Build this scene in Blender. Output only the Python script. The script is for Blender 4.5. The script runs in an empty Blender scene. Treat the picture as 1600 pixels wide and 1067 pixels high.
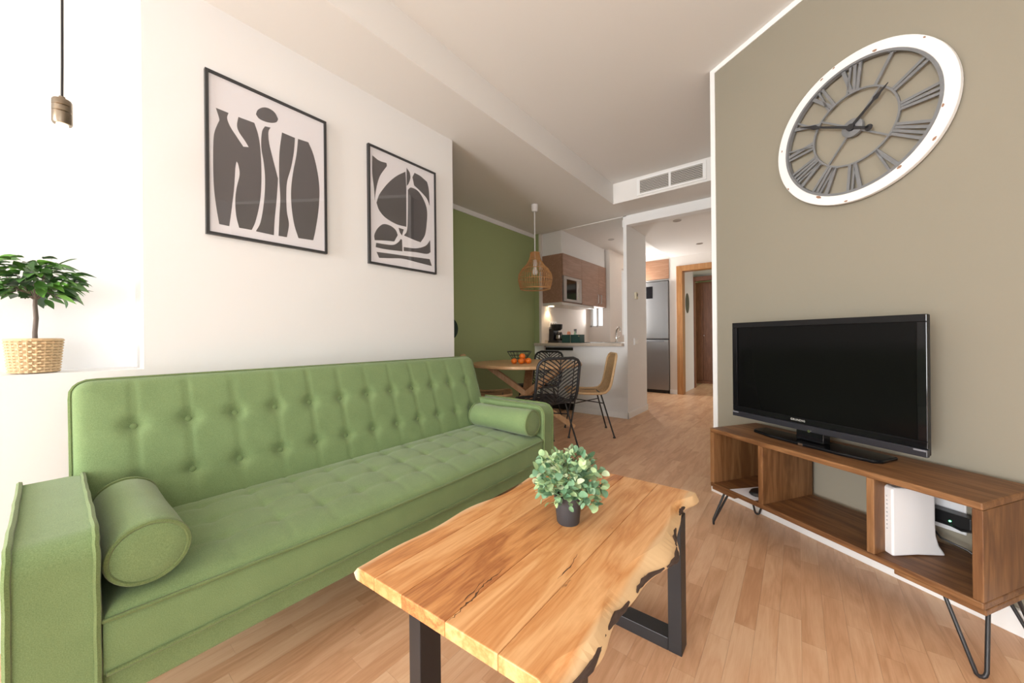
import bpy, bmesh, math, random
from mathutils import Vector, Matrix
random.seed(7)
scene = bpy.context.scene
COL = scene.collection
PI = math.pi

# ---------------------------------------------------------------- camera
F_PX, PIT, ROL, TH = 567.74, -.0004, -.0097, .6658
CAM_H = .98
cp, sp, cr, sr = math.cos(PIT), math.sin(PIT), math.cos(ROL), math.sin(ROL)
M1 = Matrix(((cr, -sr, 0), (sr, cr, 0), (0, 0, 1))) @ Matrix(((1, 0, 0), (0, cp, -sp), (0, sp, cp)))
W1 = Matrix(((math.cos(TH), math.sin(TH), 0), (0, 0, -1), (-math.sin(TH), math.cos(TH), 0)))
MW = M1 @ W1                                   # world -> (right, down, forward)
right, down, fwd = Vector(MW[0]), Vector(MW[1]), Vector(MW[2])
cam_data = bpy.data.cameras.new('camera')
cam_data.sensor_width = 36.0
cam_data.lens = F_PX / 1600 * 36.0
cam_data.shift_y = -5.02 / 1600
cam_data.clip_start = .02
cam = bpy.data.objects.new('camera', cam_data)
rot = Matrix((right, -down, -fwd)).transposed()
cam.matrix_world = Matrix.Translation((0, 0, CAM_H)) @ rot.to_4x4()
COL.objects.link(cam)
scene.camera = cam

# ---------------------------------------------------------------- world, lights, exposure
world = bpy.data.worlds.new('sky_world')
scene.world = world
world.use_nodes = True
world.node_tree.nodes['Background'].inputs[0].default_value = (.93, .97, 1, 1)
world.node_tree.nodes['Background'].inputs[1].default_value = 1.3
vs = scene.view_settings
vs.view_transform = 'Standard'
vs.look = 'None'
vs.gamma = 1.0
vs.use_curve_mapping = False
vs.exposure = .1

def area(name, loc, rot, sx, sy, power, color):
    l = bpy.data.lights.new(name, 'AREA')
    l.shape = 'RECTANGLE'; l.size = sx; l.size_y = sy
    l.energy = power; l.color = color
    o = bpy.data.objects.new(name, l)
    o.location = loc; o.rotation_euler = rot
    COL.objects.link(o)
    return o
# daylight through the terrace window behind the camera and through the small kitchen window; the rest is added fill
area('daylight_terrace_window', (-1.28, -4.55, 1.08), (PI / 2, 0, 0), 1.5, 1.9, 285, (.97, .99, 1))
area('added_side_fill', (1.38, -1.65, 1.15), (PI / 2, 0, PI / 2), 1.5, 1.7, 26, (.95, .99, 1))  # added light from the right for the sofa and left wall
area('daylight_kitchen_window', (-2.62, 5.60, 1.62), (-PI / 2, 0, 0), .3, .85, 4, (1, .98, .95))
area('added_bedroom_fill', (.2, 8.3, 1.3), (PI / 2, 0, PI / 2), 1.2, 1.8, 7, (1, .97, .93))  # added fill for the far room, no window is built here
area('added_recess_fill', (-2.37, 6.39, 1.6), (PI / 2, 0, -PI / 2), .3, 1.1, 22, (1, .97, .93))  # added fill for the hall, fridge and kitchen ceiling

# ---------------------------------------------------------------- mesh helpers
class MB:
    def __init__(s): s.v = []; s.f = []
    def add(s, vs_, fs):
        b = len(s.v); s.v += [tuple(p) for p in vs_]; s.f += [tuple(b + i for i in f) for f in fs]; return s
    def box(s, x0, x1, y0, y1, z0, z1):
        return s.add([(x0, y0, z0), (x1, y0, z0), (x1, y1, z0), (x0, y1, z0), (x0, y0, z1), (x1, y0, z1), (x1, y1, z1), (x0, y1, z1)],
                     [(3, 2, 1, 0), (4, 5, 6, 7), (0, 1, 5, 4), (1, 2, 6, 5), (2, 3, 7, 6), (3, 0, 4, 7)])
    def tube(s, pts, r, n=8, closed=False, caps=True):
        pts = [Vector(p) for p in pts]; m = len(pts); up = None; rings = []
        rr = r if isinstance(r, (list, tuple)) else [r] * m
        for i in range(m):
            a = pts[i - 1] if (i > 0 or closed) else pts[i]
            b = pts[(i + 1) % m] if (i < m - 1 or closed) else pts[i]
            t = (b - a).normalized() if (b - a).length > 1e-9 else Vector((0, 0, 1))
            if up is None: up = t.orthogonal().normalized()
            up = (up - t * up.dot(t))
            up = up.normalized() if up.length > 1e-6 else t.orthogonal().normalized()
            side = t.cross(up)
            rings.append([pts[i] + (up * math.cos(2 * PI * k / n) + side * math.sin(2 * PI * k / n)) * rr[i] for k in range(n)])
        vs_ = [p for q in rings for p in q]; fs = []
        for i in range(m if closed else m - 1):
            j = (i + 1) % m
            for k in range(n):
                k2 = (k + 1) % n
                fs.append((i * n + k, i * n + k2, j * n + k2, j * n + k))
        if caps and not closed:
            fs.append(tuple(range(n - 1, -1, -1))); fs.append(tuple((m - 1) * n + k for k in range(n)))
        return s.add(vs_, fs)
    def lathe(s, prof, n=32, cx=0, cy=0, axis='z'):
        vs_ = []; fs = []; m = len(prof)
        for r, z in prof:
            for k in range(n):
                a = 2 * PI * k / n
                vs_.append((cx + r * math.cos(a), cy + r * math.sin(a), z))
        for i in range(m - 1):
            for k in range(n):
                k2 = (k + 1) % n
                fs.append((i * n + k, i * n + k2, (i + 1) * n + k2, (i + 1) * n + k))
        if prof[0][0] > 1e-6: fs.append(tuple(range(n - 1, -1, -1)))
        if prof[-1][0] > 1e-6: fs.append(tuple((m - 1) * n + k for k in range(n)))
        return s.add(vs_, fs)
    def prism(s, poly, lo, hi, to3):
        """extrude a 2D polygon between lo and hi; to3(a, b, h) -> xyz"""
        n = len(poly)
        vs_ = [to3(a, b, lo) for a, b in poly] + [to3(a, b, hi) for a, b in poly]
        fs = [tuple(range(n - 1, -1, -1)), tuple(range(n, 2 * n))]
        for i in range(n):
            j = (i + 1) % n
            fs.append((i, j, n + j, n + i))
        return s.add(vs_, fs)
    def beam(s, a, b, w, h, side=None):
        a, b = Vector(a), Vector(b); t = (b - a).normalized()
        sd = Vector(side) if side else t.cross(Vector((0, 0, 1)))
        sd = (sd - t * sd.dot(t)).normalized(); up = sd.cross(t)
        vs_ = []
        for p in (a, b):
            for i, j in ((-1, -1), (1, -1), (1, 1), (-1, 1)):
                vs_.append(p + sd * (i * w / 2) + up * (j * h / 2))
        return s.add(vs_, [(3, 2, 1, 0), (4, 5, 6, 7), (0, 1, 5, 4), (1, 2, 6, 5), (2, 3, 7, 6), (3, 0, 4, 7)])
    def map(s, fn): s.v = [tuple(fn(*p)) for p in s.v]; return s
    def mesh(s, name):
        me = bpy.data.meshes.new(name); me.from_pydata(s.v, [], s.f); me.update()
        bm = bmesh.new(); bm.from_mesh(me)
        bmesh.ops.recalc_face_normals(bm, faces=bm.faces[:]); bm.to_mesh(me); bm.free()
        return me
    def build(s, name, mat, parent=None, smooth=False, bevel=0, seg=2, angle=40):
        return link(name, s.mesh(name), mat, parent, smooth, bevel, seg, angle)

def link(name, me, mat, parent=None, smooth=False, bevel=0, seg=2, angle=40):
    if mat is not None and len(me.materials) == 0: me.materials.append(mat)
    o = bpy.data.objects.new(name, me); COL.objects.link(o)
    if parent is not None: o.parent = parent
    if smooth:
        for p in me.polygons: p.use_smooth = True
        me.set_sharp_from_angle(angle=math.radians(angle))
    if bevel:
        b = o.modifiers.new('bevel', 'BEVEL'); b.width = bevel; b.segments = seg; b.limit_method = 'ANGLE'; b.angle_limit = math.radians(40)
        b.harden_normals = False
    return o

def tag(o, label, cat, group=None, kind=None):
    if label: o['label'] = label
    if cat: o['category'] = cat
    if group: o['group'] = group
    if kind: o['kind'] = kind
    return o

def thing(name, label, cat, loc=(0, 0, 0), rz=0, group=None):
    o = bpy.data.objects.new(name, None); COL.objects.link(o)
    o.location = loc; o.rotation_euler = (0, 0, rz); o.empty_display_size = .1
    return tag(o, label, cat, group)

def struct(name, mb, mat, label, cat, bevel=0, parent=None, smooth=False):
    o = mb.build(name, mat, parent, bevel=bevel, smooth=smooth)
    if parent is None: tag(o, label, cat, kind='structure')
    return o

def copy_tree(o, parent=None):
    c = o.copy(); COL.objects.link(c)
    if parent is not None: c.parent = parent
    for ch in list(o.children): copy_tree(ch, c)
    return c

# ---------------------------------------------------------------- materials
def new_mat(name):
    m = bpy.data.materials.new(name); m.use_nodes = True
    nt = m.node_tree; b = nt.nodes['Principled BSDF']
    return m, nt, b
def N(nt, typ, **kw):
    n = nt.nodes.new(typ)
    for k, v in kw.items(): setattr(n, k, v)
    return n
def plain(name, col, rough=.5, metal=0, bump=0, bscale=80, spec=.5, var=0, vscale=3, coat=0):
    m, nt, b = new_mat(name)
    b.inputs['Base Color'].default_value = (*col, 1); b.inputs['Roughness'].default_value = rough
    b.inputs['Metallic'].default_value = metal; b.inputs['Specular IOR Level'].default_value = spec
    if coat: b.inputs['Coat Weight'].default_value = coat
    tc = N(nt, 'ShaderNodeTexCoord')
    if var:
        ns = N(nt, 'ShaderNodeTexNoise'); ns.inputs['Scale'].default_value = vscale; ns.inputs['Detail'].default_value = 4
        nt.links.new(tc.outputs['Object'], ns.inputs['Vector'])
        mx = N(nt, 'ShaderNodeMix', data_type='RGBA')
        mx.inputs[6].default_value = (*[c * (1 - var) for c in col], 1); mx.inputs[7].default_value = (*[min(1, c * (1 + var)) for c in col], 1)
        nt.links.new(ns.outputs['Fac'], mx.inputs[0]); nt.links.new(mx.outputs[2], b.inputs['Base Color'])
    if bump:
        nb = N(nt, 'ShaderNodeTexNoise'); nb.inputs['Scale'].default_value = bscale; nb.inputs['Detail'].default_value = 3
        nt.links.new(tc.outputs['Object'], nb.inputs['Vector'])
        bp = N(nt, 'ShaderNodeBump'); bp.inputs['Strength'].default_value = bump; bp.inputs['Distance'].default_value = .002
        nt.links.new(nb.outputs['Fac'], bp.inputs['Height']); nt.links.new(bp.outputs['Normal'], b.inputs['Normal'])
    return m

def wood(name, dark, mid, light, axis='y', rough=.4, scale=1.0, ring=1.0, rnd=.5, stretch=9, spec=.4, sap=None, crack=0, bump=.08):
    """procedural wood grain along one local axis, shifted at random for each piece"""
    m, nt, b = new_mat(name); L = nt.links
    b.inputs['Roughness'].default_value = rough; b.inputs['Specular IOR Level'].default_value = spec
    tc = N(nt, 'ShaderNodeTexCoord'); oi = N(nt, 'ShaderNodeObjectInfo'); ge = N(nt, 'ShaderNodeNewGeometry')
    ad = N(nt, 'ShaderNodeMath', operation='ADD'); L.new(oi.outputs['Random'], ad.inputs[0]); L.new(ge.outputs['Random Per Island'], ad.inputs[1])
    fr = N(nt, 'ShaderNodeMath', operation='FRACT'); L.new(ad.outputs[0], fr.inputs[0])
    off = N(nt, 'ShaderNodeVectorMath', operation='SCALE'); off.inputs[0].default_value = (17.3, 31.7, 11.9); L.new(fr.outputs[0], off.inputs['Scale'])
    va = N(nt, 'ShaderNodeVectorMath', operation='ADD'); L.new(tc.outputs['Object'], va.inputs[0]); L.new(off.outputs[0], va.inputs[1])
    mp = N(nt, 'ShaderNodeMapping'); sc = [stretch * scale] * 3; sc['xyz'.index(axis)] = scale
    mp.inputs['Scale'].default_value = sc; L.new(va.outputs[0], mp.inputs['Vector'])
    n1 = N(nt, 'ShaderNodeTexNoise'); n1.inputs['Scale'].default_value = 1.6; n1.inputs['Detail'].default_value = 5; n1.inputs['Distortion'].default_value = .6 * ring
    L.new(mp.outputs[0], n1.inputs['Vector'])
    # cathedral rings: fold the broad noise several times
    ml = N(nt, 'ShaderNodeMath', operation='MULTIPLY'); ml.inputs[1].default_value = 7 * ring; L.new(n1.outputs['Fac'], ml.inputs[0])
    sn = N(nt, 'ShaderNodeMath', operation='PINGPONG'); sn.inputs[1].default_value = 1; L.new(ml.outputs[0], sn.inputs[0])
    mp2 = N(nt, 'ShaderNodeMapping'); sc2 = [70 * scale] * 3; sc2['xyz'.index(axis)] = 3.5 * scale
    mp2.inputs['Scale'].default_value = sc2; L.new(va.outputs[0], mp2.inputs['Vector'])
    n2 = N(nt, 'ShaderNodeTexNoise'); n2.inputs['Scale'].default_value = 2.2; n2.inputs['Detail'].default_value = 3; L.new(mp2.outputs[0], n2.inputs['Vector'])
    mixf = N(nt, 'ShaderNodeMath', operation='MULTIPLY_ADD'); L.new(n2.outputs['Fac'], mixf.inputs[0]); mixf.inputs[1].default_value = .45
    hf = N(nt, 'ShaderNodeMath', operation='MULTIPLY'); L.new(sn.outputs[0], hf.inputs[0]); hf.inputs[1].default_value = .38; L.new(hf.outputs[0], mixf.inputs[2])
    rm = N(nt, 'ShaderNodeMath', operation='MULTIPLY_ADD'); L.new(fr.outputs[0], rm.inputs[0]); rm.inputs[1].default_value = rnd; L.new(mixf.outputs[0], rm.inputs[2])
    sb = N(nt, 'ShaderNodeMath', operation='SUBTRACT'); L.new(rm.outputs[0], sb.inputs[0]); sb.inputs[1].default_value = rnd * .5 - .08
    rp = N(nt, 'ShaderNodeValToRGB'); cr_ = rp.color_ramp
    cr_.elements[0].position = .12; cr_.elements[0].color = (*dark, 1); cr_.elements[1].position = .85; cr_.elements[1].color = (*light, 1)
    e = cr_.elements.new(.48); e.color = (*mid, 1)
    L.new(sb.outputs[0], rp.inputs[0]); out = rp.outputs[0]
    if sap:     # pale sapwood where the local x lies beyond sap=(x_from, x_to, colour)
        sx = N(nt, 'ShaderNodeSeparateXYZ'); L.new(tc.outputs['Object'], sx.inputs[0])
        wn = N(nt, 'ShaderNodeTexNoise'); wn.inputs['Scale'].default_value = 5; wn.inputs['Detail'].default_value = 4; L.new(tc.outputs['Object'], wn.inputs['Vector'])
        for (xa, xb, colr, amp) in sap:
            ws = N(nt, 'ShaderNodeMath', operation='MULTIPLY_ADD'); L.new(wn.outputs['Fac'], ws.inputs[0]); ws.inputs[1].default_value = amp; L.new(sx.outputs[0], ws.inputs[2])
            mr = N(nt, 'ShaderNodeMapRange'); mr.inputs[1].default_value = xa + amp / 2; mr.inputs[2].default_value = xb + amp / 2; L.new(ws.outputs[0], mr.inputs[0])
            mx = N(nt, 'ShaderNodeMix', data_type='RGBA'); L.new(mr.outputs[0], mx.inputs[0]); L.new(out, mx.inputs[6]); mx.inputs[7].default_value = (*colr, 1)
            out = mx.outputs[2]
    if crack:
        mc = N(nt, 'ShaderNodeMapping'); s3 = [9.0] * 3; s3['xyz'.index(axis)] = 2.2; mc.inputs['Scale'].default_value = s3; L.new(va.outputs[0], mc.inputs['Vector'])
        nc = N(nt, 'ShaderNodeTexNoise'); nc.inputs['Scale'].default_value = 1.4; nc.inputs['Detail'].default_value = 6; nc.inputs['Roughness'].default_value = .65; L.new(mc.outputs[0], nc.inputs['Vector'])
        cm = N(nt, 'ShaderNodeMapRange'); cm.inputs[1].default_value = .655; cm.inputs[2].default_value = .70; cm.inputs[3].default_value = 0; cm.inputs[4].default_value = crack; L.new(nc.outputs['Fac'], cm.inputs[0])
        mx = N(nt, 'ShaderNodeMix', data_type='RGBA'); L.new(cm.outputs[0], mx.inputs[0]); L.new(out, mx.inputs[6]); mx.inputs[7].default_value = (.09, .04, .02, 1)
        out = mx.outputs[2]
    L.new(out, b.inputs['Base Color'])
    bp = N(nt, 'ShaderNodeBump'); bp.inputs['Strength'].default_value = bump; bp.inputs['Distance'].default_value = .001
    L.new(n2.outputs['Fac'], bp.inputs['Height']); L.new(bp.outputs['Normal'], b.inputs['Normal'])
    return m

def fabric(name, c1, c2, scale=1.0):
    """woven upholstery: fine crossed threads with flecks of a lighter yarn"""
    m, nt, b = new_mat(name); L = nt.links
    b.inputs['Roughness'].default_value = .9; b.inputs['Specular IOR Level'].default_value = .15
    b.inputs['Sheen Weight'].default_value = .25; b.inputs['Sheen Roughness'].default_value = .5
    tc = N(nt, 'ShaderNodeTexCoord')
    a = N(nt, 'ShaderNodeTexNoise'); a.inputs['Scale'].default_value = 520 * scale; a.inputs['Detail'].default_value = 3; L.new(tc.outputs['Object'], a.inputs['Vector'])
    c = N(nt, 'ShaderNodeTexNoise'); c.inputs['Scale'].default_value = 14; c.inputs['Detail'].default_value = 4; L.new(tc.outputs['Object'], c.inputs['Vector'])
    ad = N(nt, 'ShaderNodeMath', operation='MULTIPLY_ADD'); L.new(a.outputs['Fac'], ad.inputs[0]); ad.inputs[1].default_value = 1.5
    sc = N(nt, 'ShaderNodeMath', operation='MULTIPLY_ADD'); L.new(c.outputs['Fac'], sc.inputs[0]); sc.inputs[1].default_value = .35; sc.inputs[2].default_value = -.42
    L.new(sc.outputs[0], ad.inputs[2])
    mx = N(nt, 'ShaderNodeMix', data_type='RGBA'); mx.clamp_factor = True
    mx.inputs[6].default_value = (*c1, 1); mx.inputs[7].default_value = (*c2, 1); L.new(ad.outputs[0], mx.inputs[0]); L.new(mx.outputs[2], b.inputs['Base Color'])
    bp = N(nt, 'ShaderNodeBump'); bp.inputs['Strength'].default_value = .35; bp.inputs['Distance'].default_value = .0012
    L.new(a.outputs['Fac'], bp.inputs['Height']); L.new(bp.outputs['Normal'], b.inputs['Normal'])
    return m

def leafmat(name, stops):
    m, nt, b = new_mat(name); L = nt.links
    oi = N(nt, 'ShaderNodeObjectInfo'); rp = N(nt, 'ShaderNodeValToRGB'); cr_ = rp.color_ramp; cr_.interpolation = 'LINEAR'
    cr_.elements[0].position = 0; cr_.elements[0].color = (*stops[0], 1); cr_.elements[1].position = 1; cr_.elements[1].color = (*stops[-1], 1)
    for i, s in enumerate(stops[1:-1]): e = cr_.elements.new((i + 1) / (len(stops) - 1)); e.color = (*s, 1)
    L.new(oi.outputs['Random'], rp.inputs[0])
    tc = N(nt, 'ShaderNodeTexCoord'); ns = N(nt, 'ShaderNodeTexNoise'); ns.inputs['Scale'].default_value = 60; L.new(tc.outputs['Object'], ns.inputs['Vector'])
    mr = N(nt, 'ShaderNodeMapRange'); mr.inputs[3].default_value = .8; mr.inputs[4].default_value = 1.2; L.new(ns.outputs['Fac'], mr.inputs[0])
    mv = N(nt, 'ShaderNodeVectorMath', operation='SCALE'); L.new(rp.outputs[0], mv.inputs[0]); L.new(mr.outputs[0], mv.inputs['Scale'])
    L.new(mv.outputs[0], b.inputs['Base Color']); b.inputs['Roughness'].default_value = .42
    b.inputs['Subsurface Weight'].default_value = 0
    return m

def emit(name, col, strength):
    m, nt, b = new_mat(name)
    b.inputs['Base Color'].default_value = (*col, 1); b.inputs['Emission Color'].default_value = (*col, 1); b.inputs['Emission Strength'].default_value = strength
    return m
def glass(name, col=(1, 1, 1), rough=0.0, alpha=.12):
    m, nt, b = new_mat(name); L = nt.links
    tr = N(nt, 'ShaderNodeBsdfTransparent'); tr.inputs[0].default_value = (*col, 1)
    gl = N(nt, 'ShaderNodeBsdfGlossy'); gl.inputs['Roughness'].default_value = rough
    mx = N(nt, 'ShaderNodeMixShader'); mx.inputs[0].default_value = .04; L.new(tr.outputs[0], mx.inputs[1]); L.new(gl.outputs[0], mx.inputs[2])
    L.new(mx.outputs[0], nt.nodes['Material Output'].inputs['Surface'])
    return m

WHITE = plain('white_paint', (.82, .82, .815), .75, bump=.05, bscale=180, spec=.2)
CEIL = plain('ceiling_paint', (.80, .785, .76), .85, bump=.05, bscale=180, spec=.1)
KWHITE = plain('kitchen_wall_paint', (.78, .73, .68), .7, bump=.04, bscale=150, spec=.2)
TAUPE = plain('taupe_paint', (.275, .25, .195), .75, bump=.05, bscale=160, spec=.2, var=.03, vscale=1.5)
GREENP = plain('olive_green_paint', (.36, .43, .21), .7, bump=.05, bscale=160, spec=.2, var=.03, vscale=1.5)
TRIMW = plain('white_gloss_trim', (.86, .86, .85), .4, spec=.4)
BLACKM = plain('black_metal', (.018, .018, .02), .45, spec=.5, bump=.03, bscale=300)
BLACKP = plain('black_plastic', (.012, .012, .013), .35, spec=.5)
GLOSSB = plain('gloss_black', (.006, .006, .007), .08, spec=.3)
STEEL = plain('brushed_steel', (.52, .52, .51), .32, metal=1, bump=.04, bscale=220)
CHROME = plain('chrome', (.8, .8, .8), .12, metal=1)
WPLAST = plain('white_plastic', (.82, .82, .83), .4)
SOFA = fabric('green_upholstery', (.13, .205, .082), (.268, .372, .17))
PIPE = fabric('green_piping', (.10, .155, .055), (.22, .29, .12))
FLOORW = wood('beech_laminate', (.59, .32, .172), (.705, .415, .238), (.79, .52, .32), 'y', rough=.36, scale=1.5, ring=1.0, rnd=.5, stretch=7, bump=.03)
SLABW = wood('acacia_slab', (.35, .12, .038), (.63, .285, .10), (.79, .445, .20), 'y', rough=.42, scale=1.5, ring=1.1, rnd=.3, stretch=7, crack=.8,
             sap=[(-.262, -.285, (.80, .58, .37), .05), (.226, .238, (.74, .50, .27), .02)], bump=.1)
TEAK = wood('reclaimed_teak', (.095, .036, .012), (.185, .082, .029), (.30, .15, .062), 'x', rough=.5, scale=1.6, ring=1.0, rnd=.3, stretch=7, bump=.2, crack=.3)
TEAKZ = wood('reclaimed_teak_upright', (.095, .036, .012), (.185, .082, .029), (.30, .15, .062), 'z', rough=.5, scale=1.6, ring=1.0, rnd=.3, stretch=7, bump=.2, crack=.3)
OAKL = wood('light_oak', (.50, .28, .13), (.64, .40, .21), (.76, .53, .31), 'x', rough=.4, scale=1.5, rnd=.2)
CABW = wood('cabinet_laminate', (.25, .135, .088), (.35, .205, .14), (.44, .275, .20), 'y', rough=.45, scale=1.6, ring=.6, rnd=.15, stretch=12)
CABW2 = wood('fridge_cabinet_laminate', (.24, .115, .065), (.34, .18, .105), (.43, .25, .16), 'x', rough=.45, scale=1.6, ring=.6, rnd=.15, stretch=12)
DOORW = wood('orange_door_wood', (.32, .135, .04), (.44, .205, .068), (.54, .28, .10), 'z', rough=.4, scale=1.6, ring=.6, rnd=.15, stretch=12)
WARDW = wood('red_brown_wardrobe_wood', (.14, .05, .022), (.22, .085, .04), (.30, .125, .06), 'z', rough=.4, scale=1.6, ring=.6, rnd=.2, stretch=12)
RATTAN = plain('natural_rattan', (.60, .40, .21), .6, var=.25, vscale=40)
BRATTAN = plain('black_rattan', (.022, .022, .024), .5, var=.2, vscale=40)
WICK = plain('wicker_basket_strands', (.66, .48, .28), .65, var=.22, vscale=35)
STONE = plain('beige_worktop', (.58, .50, .42), .3, var=.1, vscale=60)

# ================================================================ THE SETTING
P0 = Vector((-.4184, 2.6023, 0))
RZ = math.atan2(-.555, .832)                    # the television wall runs at this angle
ZC, ZS, ZK, ZH = 2.6605, 2.4397, 2.432, 2.345    # ceilings: living room, lowered strip, kitchen, hall
def rloc(u, w, z=0):
    c, s = math.cos(RZ), math.sin(RZ)
    return (P0.x + u * c + w * s, P0.y + u * s - w * c, z)

# floor: a slab with beech strips laid along the room
floor = struct('floor', MB().box(-3.1, 1.75, -4.75, 9.4, -.12, -.005), plain('floor_underlay', (.40, .24, .13), .6), 'warm beech strip floor running from the living room into the kitchen and hall', 'floor')
SW = .0605
strip_len = [.27, .33, .39, .46, .53]
strip_mesh = []
for ln in strip_len:
    me = MB().box(.0002, SW - .0002, .0002, ln - .0002, -.005, 0).mesh('floor_strip'); me.materials.append(FLOORW); strip_mesh.append(me)
def in_rooms(x, y):
    if y > 6.75: return -1.56 < x < .2 and y < 9.2
    if y > 4.3: return -2.45 < x < -.35
    if y > 1.85 and x < -1.98: return x > -2.95
    u = (x - P0.x) * .832 - (y - P0.y) * .555; w = -(x - P0.x) * .555 - (y - P0.y) * .832
    return -2.0 < x < 1.45 and (w > -.5 or x < P0.x + .1) and y > -4.6
strips = []
rr = random.Random(3)
k = 0
x = -.118 - 47 * SW
while x < 1.5:
    y = -4.6 - rr.random() * .5
    while y < 9.2:
        i = rr.randrange(5)
        if in_rooms(x + SW / 2, y + strip_len[i] / 2):
            strips.append((x, y, i))
        y += strip_len[i]
    x += SW
def seen_area(st):
    x, y, i = st; c = Vector((x + SW / 2, y + strip_len[i] / 2, -CAM_H)); d = c.dot(fwd)
    if d < .5: return 0
    px, py = F_PX * c.dot(right) / d, F_PX * c.dot(down) / d
    if abs(px) > 860 or abs(py) > 600: return 0
    if x < -1.15 and y < 1.9: return 0
    return strip_len[i] / d ** 3
strips.sort(key=seen_area, reverse=True)
for x, y, i in strips[:300]:
    o = bpy.data.objects.new('floor_strip', strip_mesh[i]); COL.objects.link(o); o.parent = floor; o.location = (x, y, 0)
mb = MB()
for x, y, i in strips[300:]:
    mb.box(x + .0002, x + SW - .0002, y + .0002, y + strip_len[i] - .0002, -.005, 0)
far = mb.build('distant_floor_strips', FLOORW, floor); far['kind'] = 'stuff'

# walls
struct('wall_left', MB().box(-3.05, -1.987, .225, 1.84, 0, ZS), WHITE, 'bright white wall section behind the green sofa', 'wall')
struct('wall_niche', MB().box(-3.05, -2.245, -4.75, .225, .876, ZS).box(-3.05, -1.987, -4.75, .225, 0, .876), WHITE,
       'white recessed wall with a ledge at the left of the sofa', 'wall')
struct('wall_dining', MB().box(-3.05, -2.918, 1.84, 4.235, 0, ZS).box(-3.05, -2.835, 4.235, 4.30, .911, ZS), GREENP, 'olive green wall beside the dining table', 'wall')
struct('trim_1', MB().box(-2.918, -2.906, 1.84, 4.235, 2.388, ZS), TRIMW, 'white strip between the green wall and the ceiling', 'trim')
struct('trim_2', MB().box(-2.835, -2.80, 4.232, 4.30, .911, ZK), KWHITE, 'pale corner strip where the green wall meets the kitchen', 'trim')
# television wall, hall wall
wt = MB().box(0, 2.25, 0, .12, 0, ZC)
o = struct('wall_right', wt, TAUPE, 'taupe painted wall behind the television and the clock', 'wall')
o.location = P0; o.rotation_euler = (0, 0, RZ)
t = struct('trim_3', MB().box(-.004, .028, -.004, 0, .0, ZC - .0).box(.028, 2.25, -.004, 0, ZC - .03, ZC), TRIMW, 'white painted border along the edge and top of the taupe wall', 'trim')
t.location = P0; t.rotation_euler = (0, 0, RZ)
t = struct('baseboard_right', MB().box(-.012, 2.25, -.018, 0, 0, .085), TRIMW, 'white baseboard under the television stand', 'baseboard', bevel=.003)
t.location = P0; t.rotation_euler = (0, 0, RZ)
struct('wall_hall', MB().box(-.36, -.24, 2.69, 6.62, 0, ZC), KWHITE, 'pale wall on the right of the hall', 'wall')
# behind the camera
ex = rloc(2.25, 0)
SX = ex[0] - .02
struct('wall_side', MB().box(SX, SX + .14, -.80, ex[1] + .05, 0, ZC).box(SX, SX + .14, -4.75, -2.40, 0, ZC).box(SX, SX + .14, -2.40, -.80, 2.05, ZC).box(SX, SX + .14, -2.40, -.80, 0, .25), WHITE,
       'white side wall beyond the television with an added window', 'wall')
struct('wall_back', MB().box(-2.25, -2.15, -4.75, -4.6, 0, ZC).box(-.45, ex[0], -4.75, -4.6, 0, ZC).box(-2.15, -.45, -4.75, -4.6, 2.38, ZC), WHITE,
       'white wall around the terrace window', 'wall')
wf = MB()
for a, b in ((-2.15, -2.08), (-1.34, -1.26), (-.52, -.45)): wf.box(a, b, -4.71, -4.65, 0, 2.38)
wf.box(-2.15, -.45, -4.71, -4.65, 0, .08).box(-2.15, -.45, -4.71, -4.65, 2.31, 2.38)
win = struct('window_1', wf, TRIMW, 'tall white framed terrace window', 'window')
GLASS = glass('window_glass')
struct('pane', MB().box(-2.08, -1.34, -4.684, -4.678, .08, 2.31), GLASS, '', '', parent=win)
struct('pane', MB().box(-1.26, -.52, -4.684, -4.678, .08, 2.31), GLASS, '', '', parent=win)
wf = MB()
for a, b in ((-2.40, -2.33), (-1.64, -1.56), (-.87, -.80)): wf.box(SX + .05, SX + .11, a, b, .25, 2.05)
wf.box(SX + .05, SX + .11, -2.40, -.80, .25, .32).box(SX + .05, SX + .11, -2.40, -.80, 1.98, 2.05)
win = struct('added_side_window', wf, TRIMW, 'white framed window added out of view in the living room side wall', 'window')  # added window, out of view, goes with the side fill
struct('pane', MB().box(SX + .077, SX + .083, -2.33, -1.64, .32, 1.98), GLASS, '', '', parent=win)
struct('pane', MB().box(SX + .077, SX + .083, -1.56, -.87, .32, 1.98), GLASS, '', '', parent=win)

# ceilings
struct('ceiling', MB().box(-1.60, ex[0] + .1, -4.75, 3.86, ZC, ZC + .1), CEIL, 'white raised ceiling over the living room', 'ceiling')
sof = MB()
pl = [(-3.05, -4.75), (-1.577, -4.75), (-1.577, 3.829), (-.26, 3.829), (-.26, 4.287), (-3.05, 4.287)]
sof.prism(pl, ZS, ZC + .1, lambda a, b, h: (a, b, h))
struct('ceiling_soffit', sof, CEIL, 'lowered ceiling strip along the left wall and across the room', 'ceiling')
struct('ceiling_kitchen', MB().box(-3.05, -1.70, 4.287, 5.84, ZK, ZK + .3).box(-2.56, -1.70, 5.84, 7.3, ZK, ZK + .3).box(-1.70, -1.645, 4.287, 4.40, ZK, ZK + .3), CEIL, 'white kitchen ceiling', 'ceiling')
struct('ceiling_hall', MB().box(-1.70, -.24, 4.40, 6.62, ZH, ZK + .3), CEIL, 'lower ceiling of the hall with recessed spots', 'ceiling')
struct('wall_header', MB().box(-1.605, -.26, 4.287, 4.40, 2.3287, ZK + .3), WHITE, 'white header beam over the hall opening', 'wall')
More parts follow.
